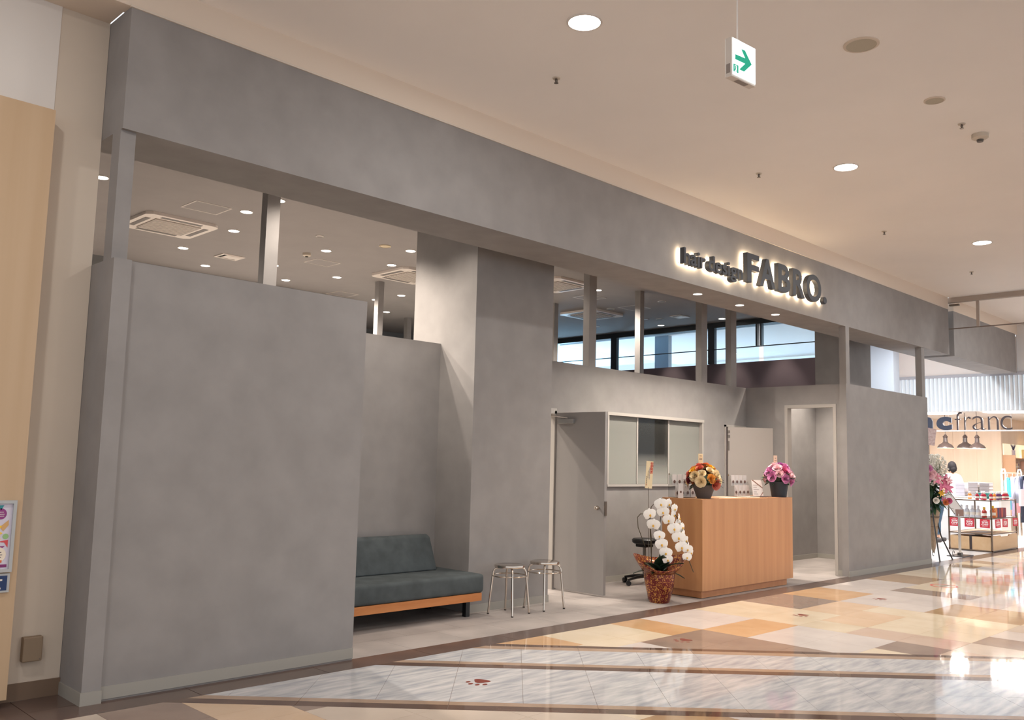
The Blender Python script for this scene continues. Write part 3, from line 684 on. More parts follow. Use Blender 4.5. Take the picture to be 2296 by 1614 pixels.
# ------------------------------------------------------------------ STOOLS
def stool(x, y, rz, lab):
    t = thing('round_stool', lab, 'stool', (x, y, 0), rz, 'chrome stools by the column')
    B().lathe([(.135, .448), (.150, .450), (.153, .462), (.150, .474), (.140, .477), (.02, .475)], 32).build('seat', CHROME, t, True)
    B().ring([(.172*math.cos(2*PI*i/28), .172*math.sin(2*PI*i/28), .37) for i in range(28)], .007, 8, True).build('ring', CHROME, t, True)
    for k in range(4):
        a = PI/4+k*PI/2; c_, s_ = math.cos(a), math.sin(a)
        path = [(.09, .445), (.125, .443), (.150, .430), (.163, .405), (.168, .37), (.205, 0)]
        B().ring([(r*c_, r*s_, z) for r, z in path], [.0105]*6, 10).build('leg', CHROME, t, True)
        B().lathe([(.012, 0), (.012, .012)], 10, (.205*c_, .205*s_, 0)).build('foot_cap', mat('rubber', (60, 54, 50), .8), t)
stool(6.345, 6.357, math.radians(10), 'chrome round stool next to the sofa end')
stool(6.87, 6.374, math.radians(-2), 'chrome round stool nearer the open grey door')

# ------------------------------------------------------------------ COUNTER
t = thing('reception_counter', 'oak veneer reception counter at the salon entrance', 'counter', (9.82, 6.0, 0))
B().box(8.77-9.82, 10.86-9.82, -.28, .27, .085, 1.105).build('body', OAK, t)
B().box(8.80-9.82, 10.75-9.82, -.25, .24, .006, .085).build('plinth', mat('oak_plinth', (178, 120, 78), .45, rgb2=(188, 132, 90), scale=2, stretch=(5, 5, .5)), t)
B().box(8.81-9.82, 10.74-9.82, -.24, .23, 0, .006).build('shadow_gap', BLACK, t)
B().box(8.768-9.82, 10.862-9.82, -.282, .272, 1.105, 1.108).build('top', OAK, t)
HT = 1.108
# office stool behind
t = thing('rolling_stool', 'black rolling stool behind the orchid beside the counter', 'stool', (9.22, 6.86, 0))
B().lathe([(.13, .50), (.152, .515), (.155, .55), (.14, .565), (.02, .568)], 28).build('seat', BLACK, t, True)
B().rbox(-.08, .08, -.08, .08, .46, .50, .01).build('mechanism', BLACK, t)
B().ring([(0, 0, .1), (0, 0, .47)], .02, 12).build('gas_column', mat('column_grey', (120, 116, 110), .4), t, True)
for k in range(5):
    a = math.radians(100+72*k); c_, s_ = math.cos(a), math.sin(a)
    B().ring([(.02*c_, .02*s_, .105), (.14*c_, .14*s_, .095), (.27*c_, .27*s_, .07)], [.024, .02, .014], 8).build('foot', BLACK, t, True)
    cb = B().lathe([(.03, -.022), (.032, -.01), (.032, .01), (.03, .022)], 14, (0, 0, 0), 'x').xf(Matrix.Translation((.27*c_, .27*s_, .032)) @ Matrix.Rotation(a+1, 4, 'Z')).build('caster', BLACK, t, True)

# ------------------------------------------------------------------ FLOWERS
def petal(r, h, al, n=4, mrows=4):
    """one petal: a curved patch of a cup of radius r and height h, al = half its width as an angle"""
    b = B(); vs = []; fs = []
    for i in range(mrows+1):
        u = i/mrows; wid = al*math.sqrt(max(.06, 1-abs((u-.55)/.56)**3))
        rho = r*(.22+.78*math.sin(u*1.45))+(.10*r if i == mrows else 0); z = h*u-(.06*h if i == mrows else 0)
        for j in range(n+1):
            v = j/n*2-1; a = v*wid; vs.append((rho*math.cos(a), rho*math.sin(a), z-.10*h*v*v))
    for i in range(mrows):
        for j in range(n):
            a = i*(n+1)+j; fs.append((a, a+1, a+n+2, a+n+1))
    return b.add(vs, fs)
def rose_mesh(name, mats, layers=((3, .16, .98, 1.25), (3, .32, .95, 1.1), (4, .50, .86, .95), (5, .72, .72, .85), (6, .98, .52, .75)), seed=0):
    rnd = random.Random(seed); b = B()
    b.ball((0, 0, .6), .10, 6, 2.6)
    for li, (n, r_, h, al) in enumerate(layers):
        for k in range(n):
            a = 2*PI*k/n+li*.7+rnd.uniform(-.12, .12)
            b.merge(petal(r_*rnd.uniform(.93, 1.07), h*rnd.uniform(.93, 1.05), al), Matrix.Rotation(a, 4, 'Z') @ Matrix.Rotation(rnd.uniform(-.05, .08), 4, 'Y'))
    return b.mesh(name, mats, True)
def leaf_b(l, w, bend=.3):
    b = B(); vs = []; fs = []
    for i in range(6):
        u = i/5; ww = w*math.sin(PI*(.08+.92*u))**.8*(1 if u < 1 else .05)
        for v in (-1, 0, 1): vs.append((l*u, ww*v, bend*l*u*u*-1+(-.15*w if v == 0 else 0)))
    for i in range(5):
        for j in range(2): fs.append((i*3+j, i*3+j+1, i*3+j+4, i*3+j+3))
    return b.add(vs, fs)
FM = {}
def petal_mat(nm, c): return mat('petal_'+nm, c, .6, var=.08, scale=40, spec=.3)
cols = dict(orange=(226, 140, 90), yellow=(240, 190, 70), cream=(240, 220, 180), salmon=(206, 112, 92), wine=(130, 50, 56), pink=(214, 140, 184), pale=(240, 200, 206), rosy=(214, 110, 150), lilac=(196, 120, 190), white=(240, 234, 226), amber=(236, 170, 80))
for k_, c_ in cols.items(): FM[k_] = rose_mesh('rose_'+k_, petal_mat(k_, c_), seed=len(FM))
def place_flower(par, kind, p, s, dirv, name='rose'):
    o = bpy.data.objects.new(name, FM[kind]); C.objects.link(o); o.parent = par; o.location = p; o.scale = (s, s, s)
    o.rotation_euler = Vector(dirv).to_track_quat('Z', 'Y').to_euler()
    return o
def bouquet(par, R0, c, spec, nl, seed, leafmat=GREEN, up=.75):
    rnd = random.Random(seed)
    for kind, th, ph, s in spec:
        d = Vector((math.sin(th)*math.cos(ph), math.sin(th)*math.sin(ph), math.cos(th)))
        place_flower(par, kind, Vector(c)+Vector((d.x*R0[0], d.y*R0[0], d.z*R0[1]))*.72, s, d)
    lb = B()
    for i in range(nl):
        a = rnd.uniform(0, 2*PI); e = rnd.uniform(-.5, 1.1); l = rnd.uniform(.05, .09)
        Mx = Matrix.Translation(Vector(c)+Vector((math.cos(a)*R0[0]*.7*math.cos(e), math.sin(a)*R0[0]*.7*math.cos(e), math.sin(e)*R0[1]*.55))) @ Matrix.Rotation(a, 4, 'Z') @ Matrix.Rotation(-e*.6, 4, 'Y') @ Matrix.Rotation(rnd.uniform(-.6, .6), 4, 'X')
        lb.merge(leaf_b(l, l*.28), Mx)
    lb.ball(c, R0[0]*.5, 10, .8)
    lb.build('foliage', leafmat, par, kind='stuff')
def sphspec(kinds, seed, s0, s1):
    """even spread over the upper half of a dome"""
    rnd = random.Random(seed); out = []; n = len(kinds); g = PI*(3-5**.5)
    for i, k in enumerate(kinds):
        th = math.acos(1-(i+.5)/n*1.15); out.append((k, th, i*g+rnd.uniform(-.2, .2), rnd.uniform(s0, s1)))
    return out
t = thing('flower_bowl', 'orange and yellow rose arrangement in a grey bowl on the counter', 'flower arrangement', (9.085, 5.905, HT))
B().lathe([(.077, 0), (.080, .004), (.125, .12), (.138, .155), (.13, .155), (.115, .12), (.07, .03)], 28).build('bowl', mat('bowl_grey', (92, 88, 88), .6), t, True)
ks = ['orange', 'salmon', 'yellow', 'cream', 'salmon', 'amber', 'orange', 'cream', 'wine', 'yellow', 'cream', 'orange', 'cream', 'amber', 'salmon', 'cream', 'yellow', 'cream', 'salmon', 'cream', 'amber', 'cream', 'wine', 'cream', 'orange', 'cream', 'yellow', 'cream', 'salmon', 'cream']
bouquet(t, (.235, .25), (0, 0, .19), sphspec(ks, 3, .046, .066), 60, 11)
B().ring([(.0, .03, .2), (.0, .05, .44)], .003, 6).build('card_stick', WHITE, t)
crd = B().box(-.045, .045, .045, .048, .41, .52).build('message_card', mat('card_cream', (236, 214, 170), .6), t)
for z, w in ((.495, .05), (.468, .06), (.452, .06)): B().box(-w/2, w/2, .044, .045, z-.003, z+.003).build('fine_print', mat('print_brown', (130, 90, 70), .6), crd)
t = thing('flower_pot', 'pink and lilac bouquet in a dark blue pot on the counter end', 'flower arrangement', (10.715, 5.83, HT))
B().lathe([(.092, 0), (.094, .004), (.122, .19), (.125, .2), (.116, .2), (.11, .17)], 28).build('pot', mat('pot_blue', (30, 44, 58), .45), t, True)
ks = ['lilac', 'pale', 'pink', 'rosy', 'pale', 'lilac', 'pink', 'rosy', 'pale', 'pink', 'pink', 'rosy', 'pale', 'lilac', 'pink', 'pale', 'rosy', 'pink', 'pale', 'cream', 'pink', 'rosy', 'pale', 'pink']
bouquet(t, (.205, .22), (0, 0, .235), sphspec(ks, 5, .05, .07), 60, 12)
B().ring([(0, .03, .25), (0, .05, .46)], .003, 6).build('card_stick', WHITE, t)
crd = B().box(-.045, .045, .045, .048, .42, .535).build('message_card', mat('card_peach', (238, 206, 176), .6), t)
for z, w in ((.50, .03), (.468, .06), (.448, .06)): B().box(-w/2, w/2, .044, .045, z-.003, z+.003).build('fine_print', mat('print_brown', (130, 90, 70), .6), crd)

# orchid in wrapped pot
t = thing('orchid_pot', 'white orchid in red and gold wrapped pot before the counter', 'potted plant', (8.206, 5.90, 0))
WR = bpy.data.materials.new('red_gold_foil'); WR.use_nodes = True; nt = WR.node_tree; P = nt.nodes['Principled BSDF']
g = nt.nodes.new('ShaderNodeTexCoord'); n = nt.nodes.new('ShaderNodeTexNoise'); n.inputs['Scale'].default_value = 42; n.inputs['Detail'].default_value = 3; n.inputs['Distortion'].default_value = 1.6
r = nt.nodes.new('ShaderNodeValToRGB'); nt.links.new(g.outputs['Object'], n.inputs['Vector']); nt.links.new(n.outputs['Fac'], r.inputs[0]); nt.links.new(r.outputs[0], P.inputs['Base Color'])
e = r.color_ramp.elements; e[0].position = .53; e[0].color = (*lin((104, 26, 30)), 1); e[1].position = .60; e[1].color = (*lin((206, 150, 76)), 1)
P.inputs['Roughness'].default_value = .28; P.inputs['Metallic'].default_value = .35
MATS['red_gold_foil'] = WR
def crumple(prof, nseg, amp, seed, lobes=0, lobeamp=0):
    rnd = random.Random(seed); b = B(); base = 0; n = nseg
    for i, (r_, z_) in enumerate(prof):
        for j in range(n):
            a = 2*PI*j/n; rr = r_*(1+amp*rnd.uniform(-1, 1)*(i > 0)); zz_ = z_
            if lobes and i >= len(prof)-3: zz_ += lobeamp*math.sin(lobes*a+.6)*(i-len(prof)+4)/3
            b.v.append((rr*math.cos(a), rr*math.sin(a), zz_))
    for i in range(len(prof)-1):
        for j in range(n): b.f.append((i*n+j, i*n+(j+1) % n, (i+1)*n+(j+1) % n, (i+1)*n+j)); b.mi.append(0)
    b.f.append(tuple(range(n))[::-1]); b.mi.append(0)
    return b
crumple([(.105, 0), (.118, .03), (.140, .12), (.158, .2), (.168, .27), (.165, .31)], 40, .025, 4).build('wrapped_pot', WR, t, True)
cl = crumple([(.155, .30), (.168, .315), (.205, .35), (.25, .40), (.285, .455)], 44, .035, 5)
cl.v = [(x, y, z+(i//44 >= 2)*(i//44-1)/3*(-.045*math.cos(math.atan2(y, x)-math.radians(225))-.05*math.cos(2*(math.atan2(y, x)-math.radians(225))))) for i, (x, y, z) in enumerate(cl.v)]
o = cl.build('foil_collar', WR, t, True); so = o.modifiers.new('solid', 'SOLIDIFY'); so.thickness = .003
B().lathe([(.15, .30), (.15, .32)], 24).build('moss', mat('moss', (50, 44, 34), .9, var=.3, scale=60), t)
ORL = mat('orchid_leaf', (34, 54, 40), .35)
for a, l, w, bd, tl in ((200, .26, .05, .5, .5), (250, .22, .055, .3, .9), (300, .20, .05, .2, 1.2), (20, .24, .055, .5, .6), (80, .26, .05, .5, .7), (330, .25, .06, .7, .4), (140, .25, .05, .6, .5), (225, .30, .075, .35, 1.05), (185, .3, .06, .5, .85), (270, .3, .06, .5, .85), (262, .34, .06, .15, 1.4)):
    o = B().merge(leaf_b(l, w, bd), Matrix.Translation((0, 0, .32)) @ Matrix.Rotation(math.radians(a), 4, 'Z') @ Matrix.Rotation(-tl, 4, 'Y')).build('leaf', ORL, t, True)
    so = o.modifiers.new('solid', 'SOLIDIFY'); so.thickness = .003
# blossom mesh
bl = B()
def opet(l, w): 
    b = B(); vs = []; fs = []
    for i in range(6):
        u = i/5; ww = w*max(.12, math.sin(PI*min(.97, .10+.86*u))**.65)
        for j in range(5):
            v = j/2-1; vs.append((ww*v, -.10*l*u*u*-1-.06*l*(1-v*v), l*u))
    for i in range(5):
        for j in range(4): a = i*5+j; fs.append((a, a+1, a+6, a+5))
    return b.add(vs, fs)
for a, l, w in ((0, .9, .36), (125, .85, .34), (-125, .85, .34)): bl.merge(opet(l, w), Matrix.Rotation(math.radians(a), 4, 'Y'))
for a in (68, -68): bl.merge(opet(1.0, .62), Matrix.Translation((0, -.06, 0)) @ Matrix.Rotation(math.radians(a), 4, 'Y'))
ORW = mat('orchid_white', (240, 238, 234), .55, spec=.3); ORY = mat('orchid_lip', (224, 176, 70), .5)
BLM = bl.mesh('blossom', ORW, True)
LPM = B().ball((0, -.18, -.10), .15, 8, 1.3).ball((0, -.22, -.22), .09, 8).mesh('lip', ORY, True)
camd = Vector((0, 0, 1.2))
STM = mat('orchid_stem', (70, 60, 40), .5)
def cascade(pts, sizes, nm, faces):
    B().ring(pts, .005, 6).build('stem', STM, t, True)
def blossom(p, s, yaw, pitch, roll=0):
    s *= 1.28
    o = bpy.data.objects.new('blossom', BLM); C.objects.link(o); o.parent = t; o.location = p; o.scale = (s, s, s); o.rotation_euler = (pitch, roll, yaw)
    l = bpy.data.objects.new('lip', LPM); C.objects.link(l); l.parent = o
# local frame: screen-right direction u, towards camera v
U = Vector((.708, -.706, 0)); V = Vector((-.704, -.71, 0))
def scr(px, py, dv=0.0):              # picture offsets in metres (right, up) from the pot foot, and towards the viewer
    return U*px+V*dv+Vector((0, 0, py))
K = 10.05/2002
def at(px, py, dv): return scr((px-1484)*K, (1349-py)*K, dv)
fac = math.atan2(-.71, -.704)+PI/2
rnd = random.Random(2)
for px, py, s in ((1457, 1160, .060), (1465, 1182, .060), (1478, 1205, .052), (1483, 1223, .058), (1492, 1241, .058), (1496, 1255, .050)):
    blossom(at(px, py, .16), s, fac+rnd.uniform(-.25, .25), rnd.uniform(-.1, .15), rnd.uniform(-.2, .2))
for px, py, s in ((1483, 1138, .060), (1488, 1155, .056), (1500, 1172, .056), (1512, 1190, .060), (1522, 1209, .062), (1528, 1229, .060), (1541, 1233, .05), (1540, 1250, .046)):
    blossom(at(px, py, .10), s, fac+rnd.uniform(-.25, .25), rnd.uniform(-.1, .15), rnd.uniform(-.2, .2))
for px, py, s in ((1503, 1138, .056), (1516, 1148, .05), (1514, 1162, .052), (1526, 1168, .05), (1524, 1180, .052), (1533, 1188, .05), (1536, 1203, .05), (1541, 1216, .048), (1547, 1228, .046), (1552, 1242, .044), (1530, 1198, .05)):
    blossom(at(px, py, .0), s, fac+1.0+rnd.uniform(-.3, .3), rnd.uniform(-.1, .15), rnd.uniform(-.2, .2))
for pts in ([(1465, 1285, .0), (1466, 1220, .02), (1462, 1190, .05), (1457, 1165, .12), (1470, 1190, .15), (1485, 1225, .14), (1497, 1255, .14)],
            [(1468, 1285, 0), (1462, 1180, 0), (1465, 1145, 0), (1474, 1134, .03), (1490, 1150, .08), (1515, 1190, .08), (1532, 1228, .08), (1545, 1255, .06), (1557, 1283, .03)],
            [(1488, 1285, -.05), (1486, 1180, -.05), (1490, 1150, -.04), (1503, 1140, -.02), (1525, 1170, -.02), (1543, 1215, -.02), (1556, 1250, -.02)],
            [(1452, 1230, 0), (1436, 1190, .02), (1434, 1168, .03), (1440, 1160, .06), (1452, 1160, .1)]):
    B().ring([at(*p) for p in pts], .0045, 6).build('stem', STM, t, True)
B().ring([at(1462, 1290, -.03), at(1459.5, 1102, -.03)], .0035, 6).build('placard_stick', STEEL, t)
Mp = Matrix.Translation(at(1459.5, 1105, -.03)) @ Matrix.Rotation(fac, 4, 'Z') @ Matrix.Rotation(math.radians(3), 4, 'Y')
pc = B().box(-.039, .039, -.002, .002, 0, .30).xf(Mp).build('placard', mat('placard_cream', (240, 220, 180), .6), t)
rd = mat('print_red', (196, 50, 40), .6); bk_ = mat('print_black', (40, 38, 50), .6); bu = mat('print_blue', (50, 60, 140), .6)
for i, ch in enumerate('祝御開店'):
    text_b(ch, .034, .001, .0006).xf(Mp @ Matrix.Translation((.006, -.003, .262-.032*i))).build('red_character', rd, pc)
def strokes(cx, z, s, mm, n):
    rr = random.Random(n); b = B()
    for q in range(3): h = rr.uniform(.3, .5)*s; zz_ = z+s*(q/3-.3); b.box(cx-h, cx+h, -.0035, -.002, zz_-s*.05, zz_+s*.05)
    b.box(cx-s*.05, cx+s*.05, -.0035, -.002, z-s*.4, z+s*.4); return b.xf(Mp).build('small_character', mm, pc)
for i in range(8): strokes(.002, .225-.017*i, .013, bu, i)
for i in range(6): strokes(-.012, .19-.014*i, .010, bk_, 20+i)
for i in range(5): strokes(-.026, .125-.022*i, .017, bk_ if i < 4 else rd, 40+i)

# ------------------------------------------------------------------ ITEMS ON THE COUNTER
ACR = glass_mat('acrylic', (.93, .93, .93), .06)
CARDW = mat('leaflet_white', (214, 210, 208), .5); CARDB = mat('leaflet_brown', (110, 84, 76), .5)
def rack(x, y, w, h, lab, rows, cols_, pre, grp):
    t = thing('leaflet_rack', lab, 'leaflet rack', (x, y, HT))
    B().box(-w/2, w/2, .075, .079, 0, h).build('back_plate', ACR, t)
    for i in range(rows): B().box(-w/2, w/2, .0-.05*(rows-1-i)+.055*0, .003-.05*(rows-1-i), .02+.13*i*(rows > 1), .06+.13*i*(rows > 1)).build('front_plate', ACR, t)
    for sx in (-w/2, w/2-.003): B().prism([(-.06, 0), (.079, 0), (.079, h), (.06, h), (-.06, .08)], 'x', sx, sx+.003).build('side_plate', ACR, t)
    B().box(-w/2, w/2, -.06, .079, 0, .003).build('base_plate', ACR, t)
    B().ball((-w/2+.02, .077, h+.01), .012, 8).build('peg', CHROME, t)
    k = 0
    for i in range(rows):
        for j in range(cols_):
            k += 1; lx = -w/2+(j+.5)*w/cols_
            q = thing('leaflet', 'white leaflet in the %s acrylic rack, %s row, %s from left' % (pre, 'lower' if i == 0 else 'upper', ('first', 'second', 'third', 'fourth')[j]), 'leaflet', (x+lx, y-.02+.045*i, HT+.005+.13*i), 0, grp)
            pw = w/cols_*.42
            B().box(-pw, pw, 0, .006, 0, .135).build('sheet', CARDW, q)
            B().prism([(.55*pw*math.cos(a*.524), .05+.02*math.sin(a*.524)) for a in range(12)], 'y', -.0012, 0).build('printed_mark', CARDB, q)
rack(9.05, 6.16, .42, .26, 'clear acrylic leaflet rack behind the grey flower bowl', 2, 4, 'larger', 'leaflets in the larger rack')
rack(10.30, 6.14, .38, .26, 'clear acrylic leaflet rack beside the dark blue flower pot', 2, 4, 'smaller', 'leaflets in the right hand rack')
t = thing('leaflet', 'single tall leaflet propped at the left counter end', 'leaflet', (8.84, 6.06, HT), math.radians(-20))
B().box(-.035, .035, 0, .006, 0, .17).build('sheet', CARDW, t); B().prism(circ(0, .07, .014, 12), 'y', -.0012, 0).build('printed_mark', CARDB, t)
t = thing('menu_stand', 'white menu card with brown corner bands next to the blue pot', 'menu card', (10.50, 6.0, HT), math.radians(-18))
b = B().box(-.085, .085, 0, .006, 0, .215).xf(Matrix.Rotation(math.radians(-10), 4, 'X')).build('card', mat('menu_white', (228, 220, 216), .5), t)
Mr = Matrix.Rotation(math.radians(-10), 4, 'X')
B().prism([(-.085, .215), (-.06, .215), (.085, .12), (.085, .105)], 'y', -.0012, 0).xf(Mr).build('brown_band', mat('band_brown', (140, 100, 84), .5), b)
B().prism([(.085, .05), (.085, .065), (.02, .0), (.03, .0)], 'y', -.0012, 0).xf(Mr).build('brown_band', mat('band_brown', (140, 100, 84), .5), b)
for z, w in ((.15, .10), (.12, .06), (.09, .09), (.06, .05), (.035, .07)): B().box(-.07, -.07+w, -.0012, 0, z-.002, z+.002).xf(Mr).build('fine_print', CARDB, b)
for x, y, w, d, h, c, lab in ((9.75, 6.0, .3, .2, .003, (232, 222, 212), 'flat white paper sheet on the counter beside the bowl'), (10.08, 5.9, .26, .15, .008, (226, 214, 200), 'white booklet lying flat in the middle of the counter'), (10.38, 5.9, .24, .16, .012, (92, 70, 60), 'dark brown leather tray lying on the counter before the menu card')):
    t = thing('booklet' if h < .01 else 'card_tray', lab, 'paper' if h < .01 else 'tray', (x, y, HT), math.radians(-6))
    B().rbox(-w/2, w/2, -d/2, d/2, 0, h, h*.3, 1).build('body', mat('flat_%d' % c[0], c, .5), t)
    if h > .01: B().box(-w*.4, w*.4, -d*.35, d*.35, h, h+.001).build('pad', BLACK, t)
#@@SHOP
# ------------------------------------------------------------------ NEIGHBOURING SHOP
SW_ = mat('shop_white', (226, 222, 220), .6); PW = mat('shop_pink_paint', (238, 226, 218), .8)
SWOOD = mat('shop_pale_wood', (234, 210, 186), .6, rgb2=(240, 218, 196), scale=2, stretch=(4, 4, .3), detail=4)
struct('ceiling_shop_front', B().box(15.46, 20.3, 6.19, 14, 4.2, 4.3), PW)
struct('wall_shop_bulkhead', B().box(20.3, 20.5, 5.66, 9.5, 3.56, 4.3), PW)
struct('trim_3', B().box(20.26, 20.34, 5.30, 9.5, 3.50, 3.565), mat('valance_rail', (176, 172, 176), .5))
struct('wall_shop_end_panel', B().box(20.3, 20.5, 4.3, 5.655, 3.57, 4.54), SW_)
struct('floor_shop', B().box(20.3, 30, 4.3, 14, -.1, .001), mat('shop_floor_stone', (210, 200, 190), .25, var=.04, scale=3))
struct('ceiling_shop', B().box(20.5, 30, 4.3, 14, 2.92, 3.0), SW_)
bw = struct('wall_shop_back', B().box(25.7, 25.9, 7.8, 14, 0, 2.92), SWOOD)
for i in range(9):
    B().box(25.69, 25.70, 7.61+i*.6, 8.2+i*.6, .05, 2.9).xf(Matrix.Translation(-bw.location)).build('panel', SWOOD, bw)
struct('wall_shop_shelf', B().box(25.7, 30, 7.6, 7.8, 0, 2.92), SWOOD)
struct('wall_shop_right', B().box(29.8, 30, 4.3, 7.6, 0, 2.92), SW_)
struct('wall_shop_left', B().box(20.5, 25.7, 13.4, 13.6, 0, 2.92), SW_)
for x, y, r, lab in ((21.6, 7.75, .55, 'round glowing ceiling panel behind the thick letters of the neighbouring shop'), (21.6, 6.25, .55, 'round glowing ceiling panel behind the last thin letters of the neighbouring shop')):
    t = thing('ring_light', lab, 'ceiling light', (x, y, 2.919))
    B().lathe([(r, 0), (r, -.09), (r*.9, -.1)], 36).build('drum', SW_, t, True); B().lathe([(r*.88, -.1), (r*.88, -.104)], 36).build('diffuser', mat('panel_glow', (255, 246, 236), .5, emit=3.5), t)
    lamp('bulb', 'AREA', (0, 0, -.13), SHOP_W, (1, .93, .87), t, 1.0)
for x, y in ((17.4, 6.7), (18.9, 11.5)): downlight(x, y, 4.2, .12, 'added round light over the neighbouring shop front, %s' % ('nearer the hall' if y < 7 else 'deeper in'), 110, (.93, .97, 1.0))  # lamps added to brighten the valance and the shop front
lamp('shelf_strip', 'AREA', (27.4, 7.45, 2.2), 14, (1, .9, .75), None, .6, rot=(math.radians(-60), 0, 0))
# fluted valance
t = thing('fluted_valance', 'white fluted fabric band above the neighbouring shop front', 'valance', (20.3, 5.3, 2.77))
b = B(); n = 48; pts = []
for i in range(n*6+1):
    u = i/6; pts.append((.045*abs(math.sin(PI*u))**.7, u*4.2/n))
for i in range(len(pts)-1):
    (x0, y0), (x1, y1) = pts[i], pts[i+1]
    b.add([(-x0, y0, 0), (-x1, y1, 0), (-x1, y1, .73), (-x0, y0, .73)], [(0, 1, 2, 3)])
o = b.build('pleats', mat('valance_white', (238, 242, 246), .7), t); B().box(0, .02, 0, 4.2, 0, .73).build('backing', SW_, t)
# sign letters on a rail
SGB = mat('letter_slate', (58, 62, 78), .5); SGT = mat('letter_umber', (70, 58, 60), .5)
t = thing('shop_name_sign', 'dark lettering reading francfranc standing on a white rail', 'sign', (20.36, 8.6, 2.345))
B().box(-.02, .02, -3.2, .3, 0, .03).build('rail', SW_, t)
for yy in (-2.78, -1.55, -.3): B().ring([(0, yy, .03), (0, yy, .424)], .004, 6).build('wire', SW_, t)
def sletter(ch, yl, yr, z1, bold, mm):          # yl > yr: left and right edge seen from the hall
    b = text_b(ch, 1, .04, bold, width=yl-yr, height=z1)
    Mx = Matrix.Translation((0, yl-8.6, .03)) @ Matrix.Rotation(-PI/2, 4, 'Z'); b.xf(Mx).build('letter', mm, t)
for ch, a, b_, z in (('f', 8.70, 8.52, .39), ('r', 8.49, 8.32, .29), ('a', 8.30, 8.02, .29), ('n', 7.98, 7.38, .29), ('c', 7.30, 6.98, .29)):
    sletter(ch, a if ch != 'n' else 7.68, b_, z, .05, SGB)
for ch, a, b_, z in (('f', 6.92, 6.76, .385), ('r', 6.73, 6.60, .285), ('a', 6.57, 6.30, .29), ('n', 6.26, 6.06, .285), ('c', 6.02, 5.80, .29)):
    sletter(ch, a, b_, z, -.018, SGT)
# pendants
PB = mat('pendant_black', (58, 48, 46), .25)
def pendant(x, y, z, lab):
    t = thing('pendant_lamp', lab, 'pendant lamp', (x, y, z), 0)
    B().lathe([(.19, 0), (.185, .02), (.15, .075), (.08, .12), (.05, .15), (.045, .25), (.06, .27), (.04, .30), (.02, .33)], 24).build('shade', PB, t, True)
    B().lathe([(.186, -.004), (.192, 0), (.186, .004)], 24).build('rim', mat('rim_glow', (255, 236, 200), .4, emit=1.5), t)
    B().ring([(0, 0, .33), (0, 0, 2.92-z)], .006, 6).build('cord', PB, t)
pendant(22.9, 8.02, 2.05, 'black pendant lamp leftmost, half behind the pale card')
pendant(23.3, 7.70, 2.06, 'black pendant lamp in the middle of the row of three')
pendant(22.9, 7.30, 2.04, 'black pendant lamp rightmost of the row of three')
# shelf wall: lit niche, boards and goods
t = thing('wall_shelf', 'pale wood wall shelves with lit niche in the neighbouring shop', 'shelf', (26.9, 7.6, 0))
B().box(-1.1, 1.7, -.02, 0, 1.88, 2.25).build('niche_back', mat('niche_cream', (250, 236, 206), .6, emit=.55), t)  # niche lighting is put into the back panel as a glow
for z in (1.85, 1.55): B().box(-1.1, 1.7, -.3, 0, z, z+.03).build('shelf_board', mat('shelf_tan', (206, 164, 128), .5), t)
B().box(-1.13, -1.1, -.3, 0, .4, 1.95).build('upright', mat('shelf_tan', (206, 164, 128), .5), t)
for z in (1.30, 1.08, .86): B().box(-1.1, -.3, -.3, 0, z, z+.025).build('shelf_board', mat('shelf_dark', (120, 84, 70), .5), t)
def goods(x, z, c, w, h, d=.08, nm='book', lab='', cat='book', grp=None, y=7.45):
    t = thing(nm, lab, cat, (x, y, z), 0, grp)
    B().rbox(-w/2, w/2, -d/2, d/2, 0, h, min(w, h, d)*.1, 1).build('cover', mat('goods_%d_%d_%d' % c, c, .6), t)
    B().box(-w/2+.004, w/2-.004, -d/2-.001, -d/2, h*.3, h*.55).build('title_patch', mat('goods_label', (232, 222, 210), .6), t); return t
rnd = random.Random(8)
pal = [(206, 130, 120), (232, 214, 200), (90, 74, 80), (214, 180, 160), (160, 110, 100), (226, 200, 120), (60, 60, 70), (190, 150, 160)]
for r_, z in enumerate((1.58, 1.325, 1.105, .885)):
    x = 25.84
    for i in range(8):
        w = rnd.uniform(.05, .09); c = pal[(i*3+r_*2+int(w*100)) % 8]
        goods(x+w/2, z, c, w, rnd.uniform(.14, .19), .12, lab='book in the %s row of the narrow shelf bay, %s from left' % (('top', 'second', 'third', 'lowest')[r_], ('first', 'second', 'third', 'fourth', 'fifth', 'sixth', 'seventh', 'eighth')[i]), grp='books on shelf row %d of the narrow bay' % (r_+1)); x += w+.004
for x, c, w, h, lab in ((26.95, (236, 196, 176), .14, .22, 'pink box on the middle shelf'), (27.35, (234, 190, 130), .18, .18, 'yellow tan box on the middle shelf'), (27.75, (206, 196, 196), .16, .18, 'pale framed picture on the middle shelf'), (28.1, (90, 96, 94), .16, .2, 'dark grey box at the shelf end'),
                        (27.1, (234, 208, 150), .16, .24, 'yellow card leaning in the lit niche'), (27.95, (214, 96, 84), .28, .09, 'red boxes lying at the right end of the lit niche')):
    goods(x, 1.58 if 'middle' in lab or 'dark grey' in lab else 1.88, c, w, h, .1, 'gift_box', lab, 'box')
t = thing('reed_vase', 'tall pale vase of dark reeds at left of the lit niche', 'vase', (26.05, 7.42, 1.88))
B().lathe([(.04, 0), (.045, .02), (.04, .16), (.045, .2)], 14).build('vase', mat('vase_pale', (190, 176, 184), .5), t, True)
for i in range(6): B().ring([(0, 0, .15), (.03*math.cos(i), .03*math.sin(i), .28), (.07*math.cos(i), .07*math.sin(i), .36)], [.006, .01, .004], 6).build('reed', mat('reed_dark', (70, 64, 88), .6), t)
